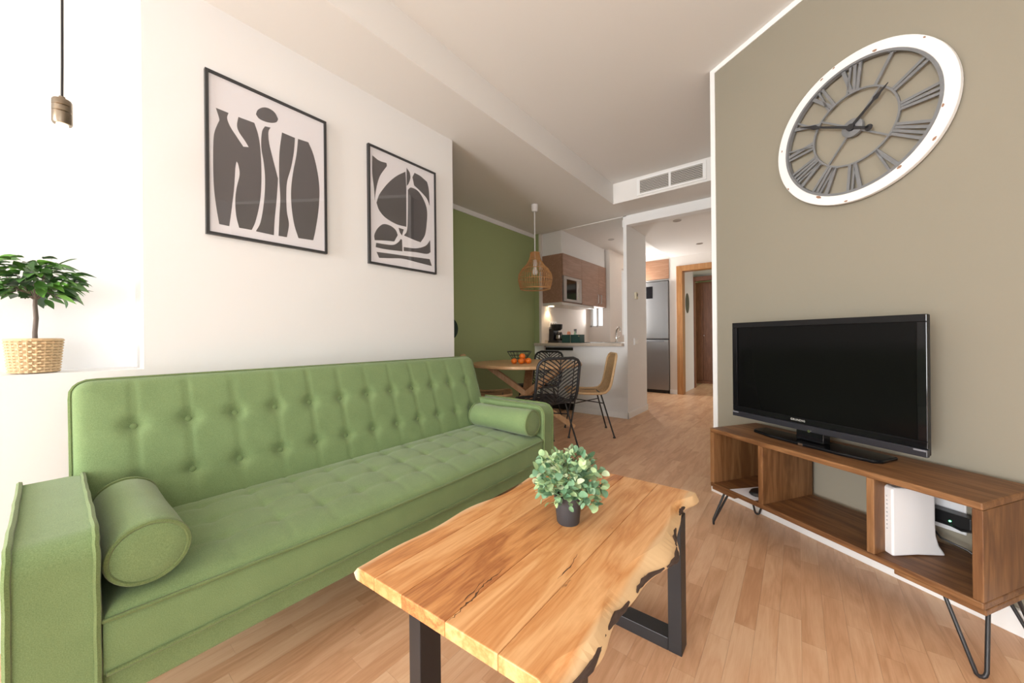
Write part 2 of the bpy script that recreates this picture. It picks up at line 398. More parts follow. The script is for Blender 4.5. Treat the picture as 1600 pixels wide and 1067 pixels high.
# partition and half wall
struct('wall_partition', MB().box(-1.645, -1.605, 4.287, 4.988, 0, ZK), WHITE, 'thin white partition at the end of the kitchen counter', 'wall')
struct('wall_half', MB().box(-2.34, -1.645, 4.287, 4.36, 0, .872), WHITE, 'white half wall below the kitchen worktop', 'wall')
struct('baseboard_partition', MB().box(-2.34, -1.590, 4.275, 4.287, 0, .075).box(-1.605, -1.593, 4.275, 5.0, 0, .075).box(-1.645, -1.593, 4.988, 5.0, 0, .075), TRIMW,
       'white baseboard around the kitchen partition', 'baseboard', bevel=.002)
# kitchen
kw = MB().box(-3.05, -2.80, 4.30, 5.84, 0, ZK)
struct('wall_kitchen', kw, KWHITE, 'cream kitchen wall behind the coffee maker', 'wall')
kb = MB().box(-2.80, -2.42, 5.70, 5.84, 0, 1.157).box(-2.80, -2.42, 5.70, 5.84, 2.05, ZK).box(-2.80, -2.785, 5.70, 5.84, 1.157, 2.05).box(-2.545, -2.42, 5.70, 5.84, 1.157, 2.05)
kb.box(-2.56, -2.42, 5.84, 6.22, 0, ZK).box(-2.56, -2.42, 6.56, 6.60, 0, ZK).box(-2.56, -2.42, 6.22, 6.56, 0, 1.0).box(-2.56, -2.42, 6.22, 6.56, 2.2, ZK).box(-2.42, -2.34, 6.60, 7.3, 0, ZK).box(-2.34, -1.735, 7.2, 7.3, 0, ZK)
struct('wall_kitchen_back', kb, KWHITE, 'cream kitchen end wall with a small window', 'wall')
kf = MB()
for a, b in ((-2.785, -2.765), (-2.675, -2.655), (-2.565, -2.545)): kf.box(a, b, 5.735, 5.775, 1.157, 2.05)
kf.box(-2.785, -2.545, 5.735, 5.775, 1.157, 1.18).box(-2.785, -2.545, 5.735, 5.775, 2.03, 2.05)
kwin = struct('window_2', kf, TRIMW, 'small bright kitchen window under the wall cabinet', 'window')
struct('window_handle', MB().box(-2.672, -2.658, 5.715, 5.735, 1.11, 1.15), BLACKP, '', '', parent=kwin)
struct('pane', MB().box(-2.765, -2.675, 5.752, 5.757, 1.18, 2.03), bpy.data.materials['window_glass'], '', '', parent=kwin)
struct('pane', MB().box(-2.655, -2.565, 5.752, 5.757, 1.18, 2.03), bpy.data.materials['window_glass'], '', '', parent=kwin)
rf = MB().box(-2.51, -2.47, 6.22, 6.25, 1.0, 2.2).box(-2.51, -2.47, 6.53, 6.56, 1.0, 2.2).box(-2.51, -2.47, 6.25, 6.53, 1.0, 1.03).box(-2.51, -2.47, 6.25, 6.53, 2.17, 2.2)
rw = struct('added_recess_window', rf, TRIMW, 'narrow unseen window added in the recess beside the fridge', 'window')  # added window hidden behind the partition, brightens the hall end
struct('pane', MB().box(-2.493, -2.487, 6.25, 6.53, 1.03, 2.17), GLASS, '', '', parent=rw)
struct('wall_above_cabinet', MB().box(-2.80, -2.49, 4.275, 5.66, 2.125, ZK), WHITE, 'white boxed panel between the wall cabinets and the ceiling', 'wall')
# end of the hall: wall, orange wooden door frame
struct('wall_hall_end', MB().box(-1.735, -1.615, 6.622, 6.75, 0, ZK).box(-1.615, -.24, 6.622, 6.75, 2.182, ZK).box(-.62, -.24, 6.622, 6.75, 0, 2.182).box(-1.735, -1.66, 6.75, 7.2, 0, ZK),
       KWHITE, 'pale wall at the end of the hall around the door frame', 'wall')
struct('baseboard_hall', MB().box(-1.735, -1.615, 6.610, 6.622, 0, .075), TRIMW, 'short white baseboard beside the fridge', 'baseboard')
df = MB().box(-1.615, -1.52, 6.60, 6.77, 0, 2.182).box(-1.52, -.71, 6.60, 6.77, 2.09, 2.182).box(-.71, -.615, 6.60, 6.77, 0, 2.182)
struct('door_1', df, DOORW, 'orange wooden door frame at the end of the hall', 'door frame', bevel=.003)
struct('wall_corridor', MB().box(-1.66, -1.56, 6.75, 7.62, 0, 2.30), KWHITE, 'pale corridor wall seen through the orange door frame', 'wall')
d2 = MB().box(-1.66, -1.54, 7.62, 7.72, 0, 2.12).box(-1.54, -.5, 7.62, 7.72, 2.04, 2.12)
struct('door_2', d2, WARDW, 'red brown inner door frame deep in the corridor', 'door frame')
struct('ceiling_corridor', MB().box(-1.9, .4, 6.75, 9.3, 2.30, 2.4), CEIL, 'ceiling of the corridor and bedroom', 'ceiling')
struct('wall_bedroom', MB().box(-1.9, .4, 9.2, 9.3, 0, 2.3).box(-1.9, -1.8, 7.72, 9.2, 0, 2.3).box(.3, .4, 6.75, 7.6, 0, 2.3).box(.3, .4, 9.0, 9.2, 0, 2.3), GREENP, 'green bedroom wall glimpsed through the far doorway', 'wall')

# ================================================================ SOFA
def cushion(L, Dp, T, cols, rows, dent, seam, bulge, edge, step=.011, front_only=True, sag=None):
    """upholstered pad: top grid over L x Dp with tufts, straight sides of height T; top near z=0"""
    nu, nv = int(L / step), int(Dp / step)
    mb = MB(); g = []
    for i in range(nu + 1):
        for j in range(nv + 1):
            u, v = L * i / nu, Dp * j / nv
            e = max(0, min(u, L - u, v, Dp - v))
            z = bulge * (1 - math.exp(-(e / (edge * 1.6)) ** 1.2))
            if e < edge: z -= (edge - math.sqrt(max(0, edge ** 2 - (edge - e) ** 2))) * .5
            dmin = min(abs(u - c) for c in cols); rmin = min(abs(v - r) for r in rows)
            fade = min(1, e / .03)
            z -= seam * fade * math.exp(-(dmin / .006) ** 2) + seam * fade * math.exp(-(rmin / .006) ** 2)
            z -= dent * math.exp(-((dmin ** 2 + rmin ** 2) / .024 ** 2))
            # pillows swell between the tufts
            if sag: z -= sag * math.sin(PI * u / L) * (1 - v / Dp)
            g.append((u, v, z))
    fs = []
    idx = lambda i, j: i * (nv + 1) + j
    for i in range(nu):
        for j in range(nv):
            fs.append((idx(i, j), idx(i + 1, j), idx(i + 1, j + 1), idx(i, j + 1)))
    border = [idx(i, 0) for i in range(nu + 1)] + [idx(nu, j) for j in range(1, nv + 1)] + [idx(i, nv) for i in range(nu - 1, -1, -1)] + [idx(0, j) for j in range(nv - 1, 0, -1)]
    b = len(g); low = [(g[k][0], g[k][1], -T) for k in border]
    n = len(border)
    for k in range(n):
        k2 = (k + 1) % n
        fs.append((border[k2], border[k], b + k, b + k2))
    fs.append(tuple(b + k for k in range(n)))
    mb.add(g + low, fs)
    return mb, [g[k] for k in border]

sofa = thing('sofa', 'long green upholstered sofa with a buttoned backrest against the white wall', 'sofa', (-1.15, 0, 0))
COLS = [.168 + .1354 * i for i in range(12)]
# seat: local u -> y, v (0 front) -> -x
SL, SY0 = 1.675, .066
smb, sb_ = cushion(SL, .50, .128, [c - SY0 for c in COLS], [.13, .26, .39], .0075, .004, .022, .03, sag=.018)
smb.map(lambda u, v, z: (-v, SY0 + u, .410 + z + .02 * v / .5))
seat = smb.build('seat', SOFA, sofa, smooth=True, angle=60)
# piping around the upper and lower seat edges
top = [(-v + (.003 if v < .002 else 0), SY0 + u, .410 + z + .02 * v / .5) for u, v, z in sb_]
MB().tube(top[::2], .0045, 6, closed=True).build('piping', PIPE, seat, smooth=True)
lowp = [(.003, SY0 + .004 + (SL - .008) * i / 40, .282 - .004 * math.sin(PI * i / 40)) for i in range(41)]
MB().tube(lowp, .005, 6).build('piping', PIPE, seat, smooth=True)
MB().box(-.60, -.012, .062, 1.742, .207, .283).build('base', SOFA, sofa, bevel=.008)
# backrest, leaning
BL, BH, BY0 = 1.745, .475, .037
bmb, bb_ = cushion(BL, BH, .13, [c - BY0 for c in COLS], [.135, .31], .020, .0035, .012, .03)
lean = math.atan2(.15, .45)
def bmap(u, v, z):
    # v: up the back, z: out of the front face (towards the room)
    r = .045
    uu, vv = u, v
    # round the two upper corners
    for cu in (r, BL - r):
        if vv > BH - r and ((cu == r and uu < r) or (cu != r and uu > BL - r)):
            dx, dy = uu - cu, vv - (BH - r); m = max(abs(dx), abs(dy)); l = math.hypot(dx, dy)
            if l > 1e-9: uu = cu + dx * m / l; vv = BH - r + dy * m / l
    return (-.447 - vv * math.sin(lean) + z * math.cos(lean), BY0 + uu, .415 + vv * math.cos(lean) + z * math.sin(lean))
bmb.map(bmap)
back = bmb.build('backrest', SOFA, sofa, smooth=True, angle=60)
bp_ = [bmap(u, v, z + .001) for u, v, z in bb_]
MB().tube(bp_[::2], .0048, 6, closed=True).build('piping', PIPE, back, smooth=True)
bt = MB().lathe([(0, .006), (.006, .0055), (.0105, .002), (.0115, -.004), (.008, -.008)], 14).mesh('button'); bt.materials.append(SOFA)
for p in bt.polygons: p.use_smooth = True
for c in COLS:
    for v in (.135, .31):
        o = bpy.data.objects.new('button', bt); COL.objects.link(o); o.parent = back
        o.location = bmap(c - BY0, v, -.010); o.rotation_euler = (0, PI / 2 - lean, 0)
# arms
def arm(y0, y1):
    mb = MB(); r = .05; X0, X1, Z0, Z1 = -.53, .004, .16, .585
    prof = [(X1, Z0)]
    for i in range(7):
        a = PI / 2 * i / 6; prof.append((X1 - r + r * math.cos(a), Z1 - r + r * math.sin(a)))
    prof += [(X0, Z1 + .006), (X0, Z0)]
    mb.prism(prof, y0, y1, lambda a, b, h: (a, h, b))
    o = mb.build('armrest', SOFA, sofa, bevel=.009, seg=3)
    for p in o.data.polygons: p.use_smooth = True
    o.data.set_sharp_from_angle(angle=math.radians(35))
    rr_ = random.Random(int(y0 * 100) + 5)
    for yy in (y0 + .004, y1 - .004):
        pts = []
        full = [(X1 + .001, Z0)] + [(X1 + .001, Z0 + (Z1 - r - Z0) * i / 7) for i in range(1, 7)] + [(X1 - r + (r + .002) * math.cos(PI / 2 * i / 6), Z1 - r + (r + .002) * math.sin(PI / 2 * i / 6)) for i in range(7)] + [(X1 - r - (X1 - r - X0) * i / 12, Z1 + .003 + .006 * i / 12) for i in range(1, 13)]
        for a, b in full: pts.append((a, yy + (rr_.random() - .5) * .002, b))
        MB().tube(pts, .006, 6).build('piping', PIPE, o, smooth=True)
arm(-.056, .062); arm(1.744, 1.842)
for x, y in ((-.07, .10), (-.07, 1.70), (-.58, .10), (-.58, 1.70)):
    MB().lathe([(.014, 0), (.024, .207)], 16, x, y).build('leg', OAKL, sofa, smooth=True)

def bolster(loc, L, r, label):
    t = thing('bolster_cushion', label, 'cushion', loc, 0, 'round bolsters on the sofa')
    prof = [(.0, -.002), (r * .5, -.003), (r * .86, -.001), (r * .96, .004)]
    prof += [(r, .02), (r * 1.0, L * .3), (r * .985, L * .6), (r, L - .02), (r * .96, L - .004), (r * .86, L + .001), (.0, L + .003)]
    mb = MB().lathe(prof, 40); mb.map(lambda x, y, z: (-z, x, y * .96 + (.006 * math.sin(z * 23) * (y / r))))
    body = mb.build('body', SOFA, t, smooth=True, angle=50)
    for z in (.002, L - .002):
        MB().tube([(-z, r * .955 * math.cos(2 * PI * i / 36), r * .925 * math.sin(2 * PI * i / 36)) for i in range(36)], .0055, 6, closed=True).build('piping', PIPE, body, smooth=True)
bolster((-1.165, .139, .502), .43, .071, 'green bolster lying on the sofa seat against the near armrest')
bolster((-1.165, 1.666, .505), .43, .074, 'green bolster lying on the sofa seat against the far armrest')

# ================================================================ PICTURES
P1 = [[(0.074, 0.783), (0.163, 0.782), (0.152, 0.745), (0.174, 0.699), (0.221, 0.649), (0.269, 0.601), (0.31, 0.61), (0.28, 0.644), (0.237, 0.686), (0.223, 0.725), (0.234, 0.781), (0.355, 0.783), (0.385, 0.714), (0.401, 0.626), (0.408, 0.484), (0.403, 0.339), (0.386, 0.235), (0.355, 0.129), (0.327, 0.073), (0.232, 0.072), (0.211, 0.145), (0.205, 0.24), (0.216, 0.324), (0.239, 0.413), (0.23, 0.473), (0.218, 0.493), (0.208, 0.446), (0.198, 0.32), (0.176, 0.166), (0.16, 0.07), (0.09, 0.071), (0.073, 0.159), (0.057, 0.275), (0.052, 0.406), (0.055, 0.565), (0.064, 0.633), (0.088, 0.694), (0.097, 0.721)], [(0.368, 0.844), (0.383, 0.878), (0.424, 0.909), (0.471, 0.92), (0.522, 0.909), (0.551, 0.874), (0.536, 0.848), (0.494, 0.829), (0.44, 0.82), (0.393, 0.824)], [(0.415, 0.742), (0.44, 0.788), (0.486, 0.794), (0.468, 0.759), (0.472, 0.69), (0.5, 0.596), (0.539, 0.48), (0.544, 0.445), (0.529, 0.293), (0.513, 0.172), (0.505, 0.067), (0.359, 0.07), (0.397, 0.137), (0.425, 0.272), (0.437, 0.419), (0.428, 0.532), (0.408, 0.642)], [(0.583, 0.792), (0.699, 0.789), (0.686, 0.678), (0.659, 0.564), (0.625, 0.464), (0.616, 0.371), (0.619, 0.251), (0.637, 0.164), (0.617, 0.07), (0.545, 0.069), (0.554, 0.209), (0.563, 0.33), (0.555, 0.477), (0.559, 0.642)], [(0.727, 0.791), (0.825, 0.796), (0.875, 0.715), (0.916, 0.582), (0.93, 0.456), (0.917, 0.309), (0.885, 0.159), (0.863, 0.085), (0.722, 0.08), (0.684, 0.172), (0.662, 0.29), (0.659, 0.411), (0.678, 0.538), (0.71, 0.669)]]
P2 = [[(0.058, 0.914), (0.147, 0.893), (0.245, 0.899), (0.251, 0.874), (0.18, 0.796), (0.139, 0.734), (0.103, 0.634), (0.085, 0.539), (0.076, 0.646), (0.055, 0.768)], [(0.517, 0.893), (0.528, 0.73), (0.523, 0.39), (0.377, 0.389), (0.226, 0.419), (0.141, 0.468), (0.107, 0.525), (0.148, 0.607), (0.261, 0.726), (0.383, 0.819)], [(0.534, 0.933), (0.583, 0.902), (0.592, 0.854), (0.562, 0.793), (0.535, 0.767)], [(0.623, 0.868), (0.657, 0.917), (0.747, 0.911), (0.86, 0.881), (0.889, 0.812), (0.901, 0.656), (0.851, 0.72), (0.745, 0.767), (0.649, 0.798)], [(0.551, 0.735), (0.601, 0.767), (0.71, 0.759), (0.807, 0.69), (0.856, 0.597), (0.846, 0.47), (0.816, 0.361), (0.744, 0.281), (0.634, 0.289), (0.486, 0.306), (0.535, 0.367), (0.548, 0.537)], [(0.075, 0.246), (0.116, 0.307), (0.191, 0.357), (0.285, 0.362), (0.363, 0.337), (0.394, 0.295), (0.343, 0.23), (0.223, 0.22), (0.08, 0.203)], [(0.407, 0.363), (0.483, 0.36), (0.457, 0.301), (0.425, 0.324)], [(0.097, 0.183), (0.312, 0.195), (0.399, 0.231), (0.437, 0.267), (0.456, 0.262), (0.461, 0.158), (0.222, 0.145), (0.091, 0.146)], [(0.481, 0.2), (0.666, 0.213), (0.825, 0.259), (0.902, 0.325), (0.908, 0.208), (0.842, 0.183), (0.666, 0.177), (0.48, 0.164)], [(0.101, 0.107), (0.311, 0.116), (0.531, 0.124), (0.734, 0.133), (0.892, 0.139), (0.928, 0.076), (0.699, 0.084), (0.466, 0.092), (0.28, 0.074), (0.135, 0.06)]]
def smooth_poly(pts, n=4):
    out = []; m = len(pts)
    for i in range(m):
        p0, p1, p2, p3 = pts[i - 1], pts[i], pts[(i + 1) % m], pts[(i + 2) % m]
        a = (Vector(p1) - Vector(p0)); b = (Vector(p2) - Vector(p1)); c = (Vector(p3) - Vector(p2))
        def ang(u, v): return u.angle(v) if u.length > 1e-6 and v.length > 1e-6 else 0
        s1, s2 = ang(a, b) > .75, ang(b, c) > .75       # keep sharp corners
        out.append(p1)
        if s1 and s2: continue
        t1 = Vector((0, 0)) + (b if s1 else (Vector(p2) - Vector(p0)) / 2)
        t2 = (b if s2 else (Vector(p3) - Vector(p1)) / 2)
        for k in range(1, n):
            t = k / n; h1, h2, h3, h4 = 2 * t ** 3 - 3 * t ** 2 + 1, t ** 3 - 2 * t ** 2 + t, -2 * t ** 3 + 3 * t ** 2, t ** 3 - t ** 2
            q = Vector(p1) * h1 + t1 * h2 + Vector(p2) * h3 + t2 * h4
            out.append((q.x, q.y))
    return out
PAPER = plain('poster_paper', (.80, .79, .83), .5)
INK = plain('charcoal_print', (.085, .08, .085), .5)
FRAMEB = plain('black_picture_frame', (.03, .03, .032), .4)
def picture(y0, z0, shapes, label):
    W_, H_ = .505, .705; fw = .0115; D_ = .02
    t = thing('framed_picture', label, 'picture', (-1.987, y0, z0), 0, 'framed abstract pictures on the white wall')
    mb = MB()
    for a, b, c, d in ((0, W_, 0, fw), (0, W_, H_ - fw, H_), (0, fw, fw, H_ - fw), (W_ - fw, W_, fw, H_ - fw)): mb.box(0, D_, a, b, c, d)
    mb.build('frame', FRAMEB, t)
    pr = MB().box(.002, .012, fw, W_ - fw, fw, H_ - fw).build('print', PAPER, t)
    m2 = MB()
    for s in shapes:
        m2.prism(smooth_poly(s), .0121, .0125, lambda a, b, h: (h, a * W_, b * H_))
    m2.build('printed_shapes', INK, pr)
    MB().box(.0150, .0155, fw, W_ - fw, fw, H_ - fw).build('glazing', bpy.data.materials['window_glass'], t)
picture(.414, 1.440, P1, 'black framed abstract print with upright cut-out figures, nearer one')
picture(1.160, 1.430, P2, 'black framed abstract print with rounded leaf-like forms, farther one')

# ================================================================ COFFEE TABLE
ct = thing('coffee_table', 'low live-edge wooden coffee table on black metal frames with a plant on it', 'coffee table', (-.53, .9, 0))
TZ, TT = .45, .03
Lx = lambda y: -.285 + .012 * math.sin(y * 5.2 + .6) + .006 * math.sin(y * 13) - .022 * max(0, (y + .3)) + .02 * max(0, y - .3) * 3      # left edge (local)
Rx = lambda y: .262 + .016 * math.sin(y * 9 + 1.2) + .010 * math.sin(y * 17 + .4) + .006 * math.sin(y * 31)
bnds = [-.215, -.12, .005, .13]
ny = 48
ys = lambda f, x: (-.462 + .055 * (x + .3)) * (1 - f) + (.452 + .012 * x) * f
def plank(xa, xb, live_l=False, live_r=False):
    g = []; nx = 6
    mb = MB(); vs_ = []; fs = []
    for j in range(ny + 1):
        f = j / ny
        yc = -.46 + .92 * f
        a = Lx(yc) if live_l else xa; b_ = Rx(yc) if live_r else xb
        ends = .0
        top_a = a + (.012 + .006 * math.sin(yc * 22) if live_l else .0004); far_ = 1 - .75 * min(1, max(0, (yc - .30) / .12)); top_b = b_ - (far_ * (.036 + .012 * math.sin(yc * 11 + 2) + .006 * math.sin(yc * 27)) if live_r else .0004)
        low_a = a + (.010 if live_l else .0004); low_b = b_ - (.004 + .004 * math.sin(yc * 25) if live_r else .0004)
        row = [(low_a, TZ - TT), (a + (.0 if live_l else .0004), TZ - TT * .55), (top_a, TZ), (top_b, TZ), (b_ - (0 if live_r else .0004), TZ - TT * (.8 if live_r else .6)), (low_b, TZ - TT)]
        for x_, z_ in row: vs_.append((x_, ys(f, x_), z_))
    for j in range(ny):
        for k_ in range(6):
            k2 = (k_ + 1) % 6
            fs.append((j * 6 + k_, j * 6 + k2, (j + 1) * 6 + k2, (j + 1) * 6 + k_))
    fs.append(tuple(range(6))); fs.append(tuple(ny * 6 + k_ for k_ in range(5, -1, -1)))
    mb.add(vs_, fs)
    return mb.build('plank', SLABW, ct, bevel=.002)
plank(0, bnds[0], live_l=True)
for a, b in zip(bnds[:-1], bnds[1:]): plank(a, b)
last = plank(bnds[-1], 0, live_r=True)
CRACK = plain('dark_crack', (.10, .045, .02), .9)
def crack_line(pts, w0):
    rc = random.Random(len(pts)); P = []
    for a, b in zip(pts[:-1], pts[1:]):
        for k_ in range(4):
            t = k_ / 4; P.append((a[0] * (1 - t) + b[0] * t + rc.uniform(-.0025, .0025), a[1] * (1 - t) + b[1] * t))
    m = len(P); vs_ = []; fs = []
    for i, (x_, y_) in enumerate(P):
        w_ = w0 * (.25 + .75 * rc.random()) * math.sin(PI * (i + .6) / (m + .2)); vs_ += [(x_ - w_, y_, TZ + .0001), (x_ + w_, y_, TZ + .0001), (x_, y_, TZ - .002)]
    for i in range(m - 1):
        a = i * 3; fs += [(a, a + 1, a + 4, a + 3), (a + 1, a + 2, a + 5, a + 4), (a + 2, a, a + 3, a + 5)]
    MB().add(vs_, fs).build('crack', CRACK, ct)
crack_line([(.009, -.44), (.011, -.422), (.006, -.397), (.006, -.375), (.001, -.348), (-.008, -.323), (-.005, -.297), (-.005, -.269), (-.006, -.241)], .0028)
crack_line([(-.002, -.40), (-.006, -.37), (-.012, -.34), (-.016, -.30)], .0016)
crack_line([(.112, -.213), (.113, -.18), (.108, -.138), (.101, -.092)], .0018)
BARK = plain('dark_bark_inclusion', (.06, .035, .025), .8, bump=.8, bscale=90)
rr_ = random.Random(11)
for yc, ln in ((-.35, .16), (-.21, .10), (-.06, .12), (.06, .10), (.16, .09), (.33, .07)):
    pts = []
    for i in range(9):
        y_ = yc + ln * (i / 8 - .5); x_ = Rx(y_)
        pts.append((x_ - .006 + .003 * rr_.random(), y_, TZ - TT * .72 + .004 * rr_.random()))
    r_ = [.002 + .0045 * math.sin(PI * i / 8) * (.7 + .5 * rr_.random()) for i in range(9)]
    MB().tube(pts, r_, 7).build('bark_inclusion', BARK, last, smooth=True)
for yc in (-.365, .318):
    mb = MB()
    for x_ in (-.155, .225): mb.box(x_ - .02, x_ + .02, yc - .03, yc + .03, 0, TZ - TT)
    mb.box(-.135, .205, yc - .03, yc + .03, 0, .04).box(-.135, .205, yc - .03, yc + .03, TZ - TT - .03, TZ - TT)
    mb.build('leg_frame', BLACKM, ct, bevel=.002)

# potted eucalyptus on the coffee table
pot = thing('potted_plant', 'small bushy eucalyptus in a dark grey pot on the coffee table', 'potted plant', (-.524, .921, TZ))
POTG = plain('dark_grey_pot', (.045, .045, .05), .55)
MB().lathe([(0, 0), (.030, 0), (.032, .003), (.040, .078), (.040, .082), (.036, .082), (.035, .07), (0, .07)], 32).build('pot', POTG, pot, smooth=True)
MB().lathe([(0, .066), (.0355, .0705), (0, .076)], 20).build('soil', plain('soil', (.05, .035, .025), .9), pot)
EUC = leafmat('eucalyptus_leaf', [(.10, .22, .12), (.18, .33, .20), (.26, .42, .26), (.42, .58, .28), (.55, .68, .38), (.68, .76, .55)])
STEMG = plain('green_stem', (.20, .30, .10), .6)
def leafmesh(name, L, Wd, fold, droop, mat, pointed=True, n=5):
    vs_ = []; fs = []
    for i in range(n + 1):
        t = i / n
        w = Wd * (math.sin(PI * t ** .85) if pointed else math.sin(PI * min(1, .12 + t * .86)) ** .6)
        if i == n: w = Wd * (.02 if pointed else .25)
        if i == 0: w = Wd * .06
        z = -droop * t * t
        vs_ += [(-w / 2, L * t, z + fold * w), (0, L * t, z), (w / 2, L * t, z + fold * w)]
    for i in range(n):
        a = i * 3
        fs += [(a, a + 1, a + 4, a + 3), (a + 1, a + 2, a + 5, a + 4)]
    me = bpy.data.meshes.new(name); me.from_pydata(vs_, [], fs); me.update(); me.materials.append(mat)
    for p in me.polygons: p.use_smooth = True
    return me
def put_leaf(me, parent, pos, direc, roll, s):
    d = Vector(direc).normalized(); q = d.to_track_quat('Y', 'Z')
    o = bpy.data.objects.new('leaf', me); COL.objects.link(o); o.parent = parent
    o.location = pos; o.rotation_mode = 'QUATERNION'
    from mathutils import Quaternion
    o.rotation_quaternion = q @ Quaternion((0, 1, 0), roll); o.scale = (s, s, s)
    return o
em = leafmesh('eucalyptus_leaf', .022, .018, .12, .003, EUC, pointed=False)
rg = random.Random(5); nleaf = 0
stems = MB()
for i in range(32):
    az = i * 2.39996; el = math.asin(max(-.6, min(1, -.55 + 1.5 * (i + .5) / 32)))
    d = Vector((math.cos(az) * math.cos(el), math.sin(az) * math.cos(el), math.sin(el)))
    base = Vector((rg.uniform(-.012, .012), rg.uniform(-.012, .012), .075))
    R_ = .088 + rg.random() * .022
    tip = Vector((0, 0, .118)) + Vector((d.x * R_, d.y * R_, d.z * R_ * .92))
    mid = base.lerp(tip, .5) + Vector((0, 0, .03))
    pts = []
    for k_ in range(7):
        t = k_ / 6; pts.append(base * (1 - t) ** 2 + mid * 2 * t * (1 - t) + tip * t * t)
    stems.tube(pts, .0012, 4)
    for t in (.42, .58, .72, .84, .94):
        if nleaf >= 298: break
        p = base * (1 - t) ** 2 + mid * 2 * t * (1 - t) + tip * t * t
        tang = ((mid - base) * (1 - t) + (tip - mid) * t).normalized(); side = tang.cross(Vector((rg.uniform(-1, 1), rg.uniform(-1, 1), rg.uniform(-1, 1)))).normalized()
        for sgn in (-1, 1):
            if nleaf >= 298: break
            put_leaf(em, pot, p, tang * .55 + side * sgn + Vector((0, 0, .25)), rg.uniform(-.6, .6), rg.uniform(.75, 1.25)); nleaf += 1
so = stems.build('stems', STEMG, pot); so['kind'] = 'stuff'
# the many small leaves deeper in the bush
fol = MB(); lv = [tuple(v.co) for v in em.vertices]; lf = [tuple(p.vertices) for p in em.polygons]
for i in range(330):
    az, el, q = rg.random() * 2 * PI, math.asin(rg.uniform(-.62, .98)), rg.random() ** .45
    R_ = .096 * q; c = Vector((math.cos(az) * math.cos(el) * R_, math.sin(az) * math.cos(el) * R_, .118 + math.sin(el) * R_ * .92))
    d = Vector((math.cos(az) * math.cos(el), math.sin(az) * math.cos(el), math.sin(el) + .3)) + Vector((rg.uniform(-.9, .9), rg.uniform(-.9, .9), rg.uniform(-.6, .6)))
    mtx = Matrix.Translation(c) @ d.normalized().to_track_quat('Y', 'Z').to_matrix().to_4x4() @ Matrix.Rotation(rg.uniform(-.8, .8), 4, 'Y') @ Matrix.Scale(rg.uniform(.7, 1.15), 4)
    fol.add([mtx @ Vector(v) for v in lv], lf)
EUCI = leafmat('eucalyptus_small_leaf', [(.13, .27, .15), (.20, .36, .21), (.32, .48, .25), (.45, .60, .32)])
nt_ = EUCI.node_tree; ge_ = nt_.nodes.new('ShaderNodeNewGeometry')
for n_ in nt_.nodes:
    if n_.type == 'VALTORGB': nt_.links.new(ge_.outputs['Random Per Island'], n_.inputs[0])
fo = fol.build('small_leaves', EUCI, pot, smooth=True); fo['kind'] = 'stuff'

# ================================================================ FICUS IN THE BASKET, PENDANT BULB
fic = thing('potted_tree', 'small ficus tree in a woven basket on the white ledge', 'potted plant', (-2.078, -.032, .876))
bk = MB().lathe([(0, .002), (.050, .002), (.0595, .114), (.0565, .114), (.049, .008), (0, .008)], 40).build('basket_liner', plain('pale_basket_lining', (.62, .45, .28), .8), fic, smooth=True)
wv = MB(); rows_ = 12; NS = 20
for r_i in range(rows_):
    z = .007 + .107 * r_i / (rows_ - 1); rad = .0515 + .0095 * z / .114
    pts = []
    for k_ in range(NS * 4):
        a = 2 * PI * k_ / (NS * 4); off = .0022 * math.sin(NS * a + (PI if r_i % 2 else 0))
        pts.append(((rad + off) * math.cos(a), (rad + off) * math.sin(a), z))
    wv.tube(pts, .0042, 5, closed=True)
for k_ in range(NS):
    a = 2 * PI * (k_ + .25) / NS
    wv.tube([(.0515 * math.cos(a), .0515 * math.sin(a), .003), (.0612 * math.cos(a), .0612 * math.sin(a), .112)], .003, 5)
wv.tube([(.0612 * math.cos(2 * PI * i / 36), .0612 * math.sin(2 * PI * i / 36), .115) for i in range(36)], .0055, 6, closed=True)
wo = wv.build('basket_weave', WICK, fic, smooth=True); wo['kind'] = 'stuff'
MB().lathe([(0, .098), (.055, .101), (0, .106)], 20).build('soil', bpy.data.materials['soil'], fic)
BARKG = plain('grey_bark', (.16, .13, .11), .85, bump=.6, bscale=160)
MB().tube([(.001, .002, .09), (.003, .001, .14), (-.001, .004, .19), (.002, .002, .235), (.0, .003, .29)], [.0065, .006, .006, .0055, .004], 10).build('trunk', BARKG, fic, smooth=True)
FIC = leafmat('ficus_leaf', [(.022, .065, .016), (.035, .10, .022), (.055, .16, .025), (.09, .25, .035), (.14, .36, .045), (.05, .11, .05)])
fm = leafmesh('ficus_leaf', .055, .025, .16, .010, FIC)
br = MB(); rg = random.Random(21)
nl = 0
while nl < 230:
    az = rg.random() * 2 * PI; el = math.asin(rg.uniform(-.8, .98)); q = rg.random() ** .4
    c = Vector((math.cos(az) * math.cos(el) * .082 * q, math.sin(az) * math.cos(el) * .098 * q,   .322 + math.sin(el) * .086 * q))
    out = Vector((math.cos(az), math.sin(az), rg.uniform(-.75, .45) + .3 * math.sin(el))) + Vector((rg.uniform(-.4, .4), rg.uniform(-.4, .4), 0))
    sc_ = rg.uniform(.75, 1.2)
    if (c + out.normalized() * .055 * sc_).x < -.155: continue
    put_leaf(fm, fic, c, out, rg.uniform(-.7, .7), sc_); nl += 1
for i in range(26):
    az = i * 2.4; br.tube([(0, .003, .25), (.03 * math.cos(az), .03 * math.sin(az), .285), (.066 * math.cos(az), .066 * math.sin(az), .30 + .04 * math.sin(i * 1.7))], .0014, 4)
bo = br.build('branches', BARKG, fic); bo['kind'] = 'stuff'

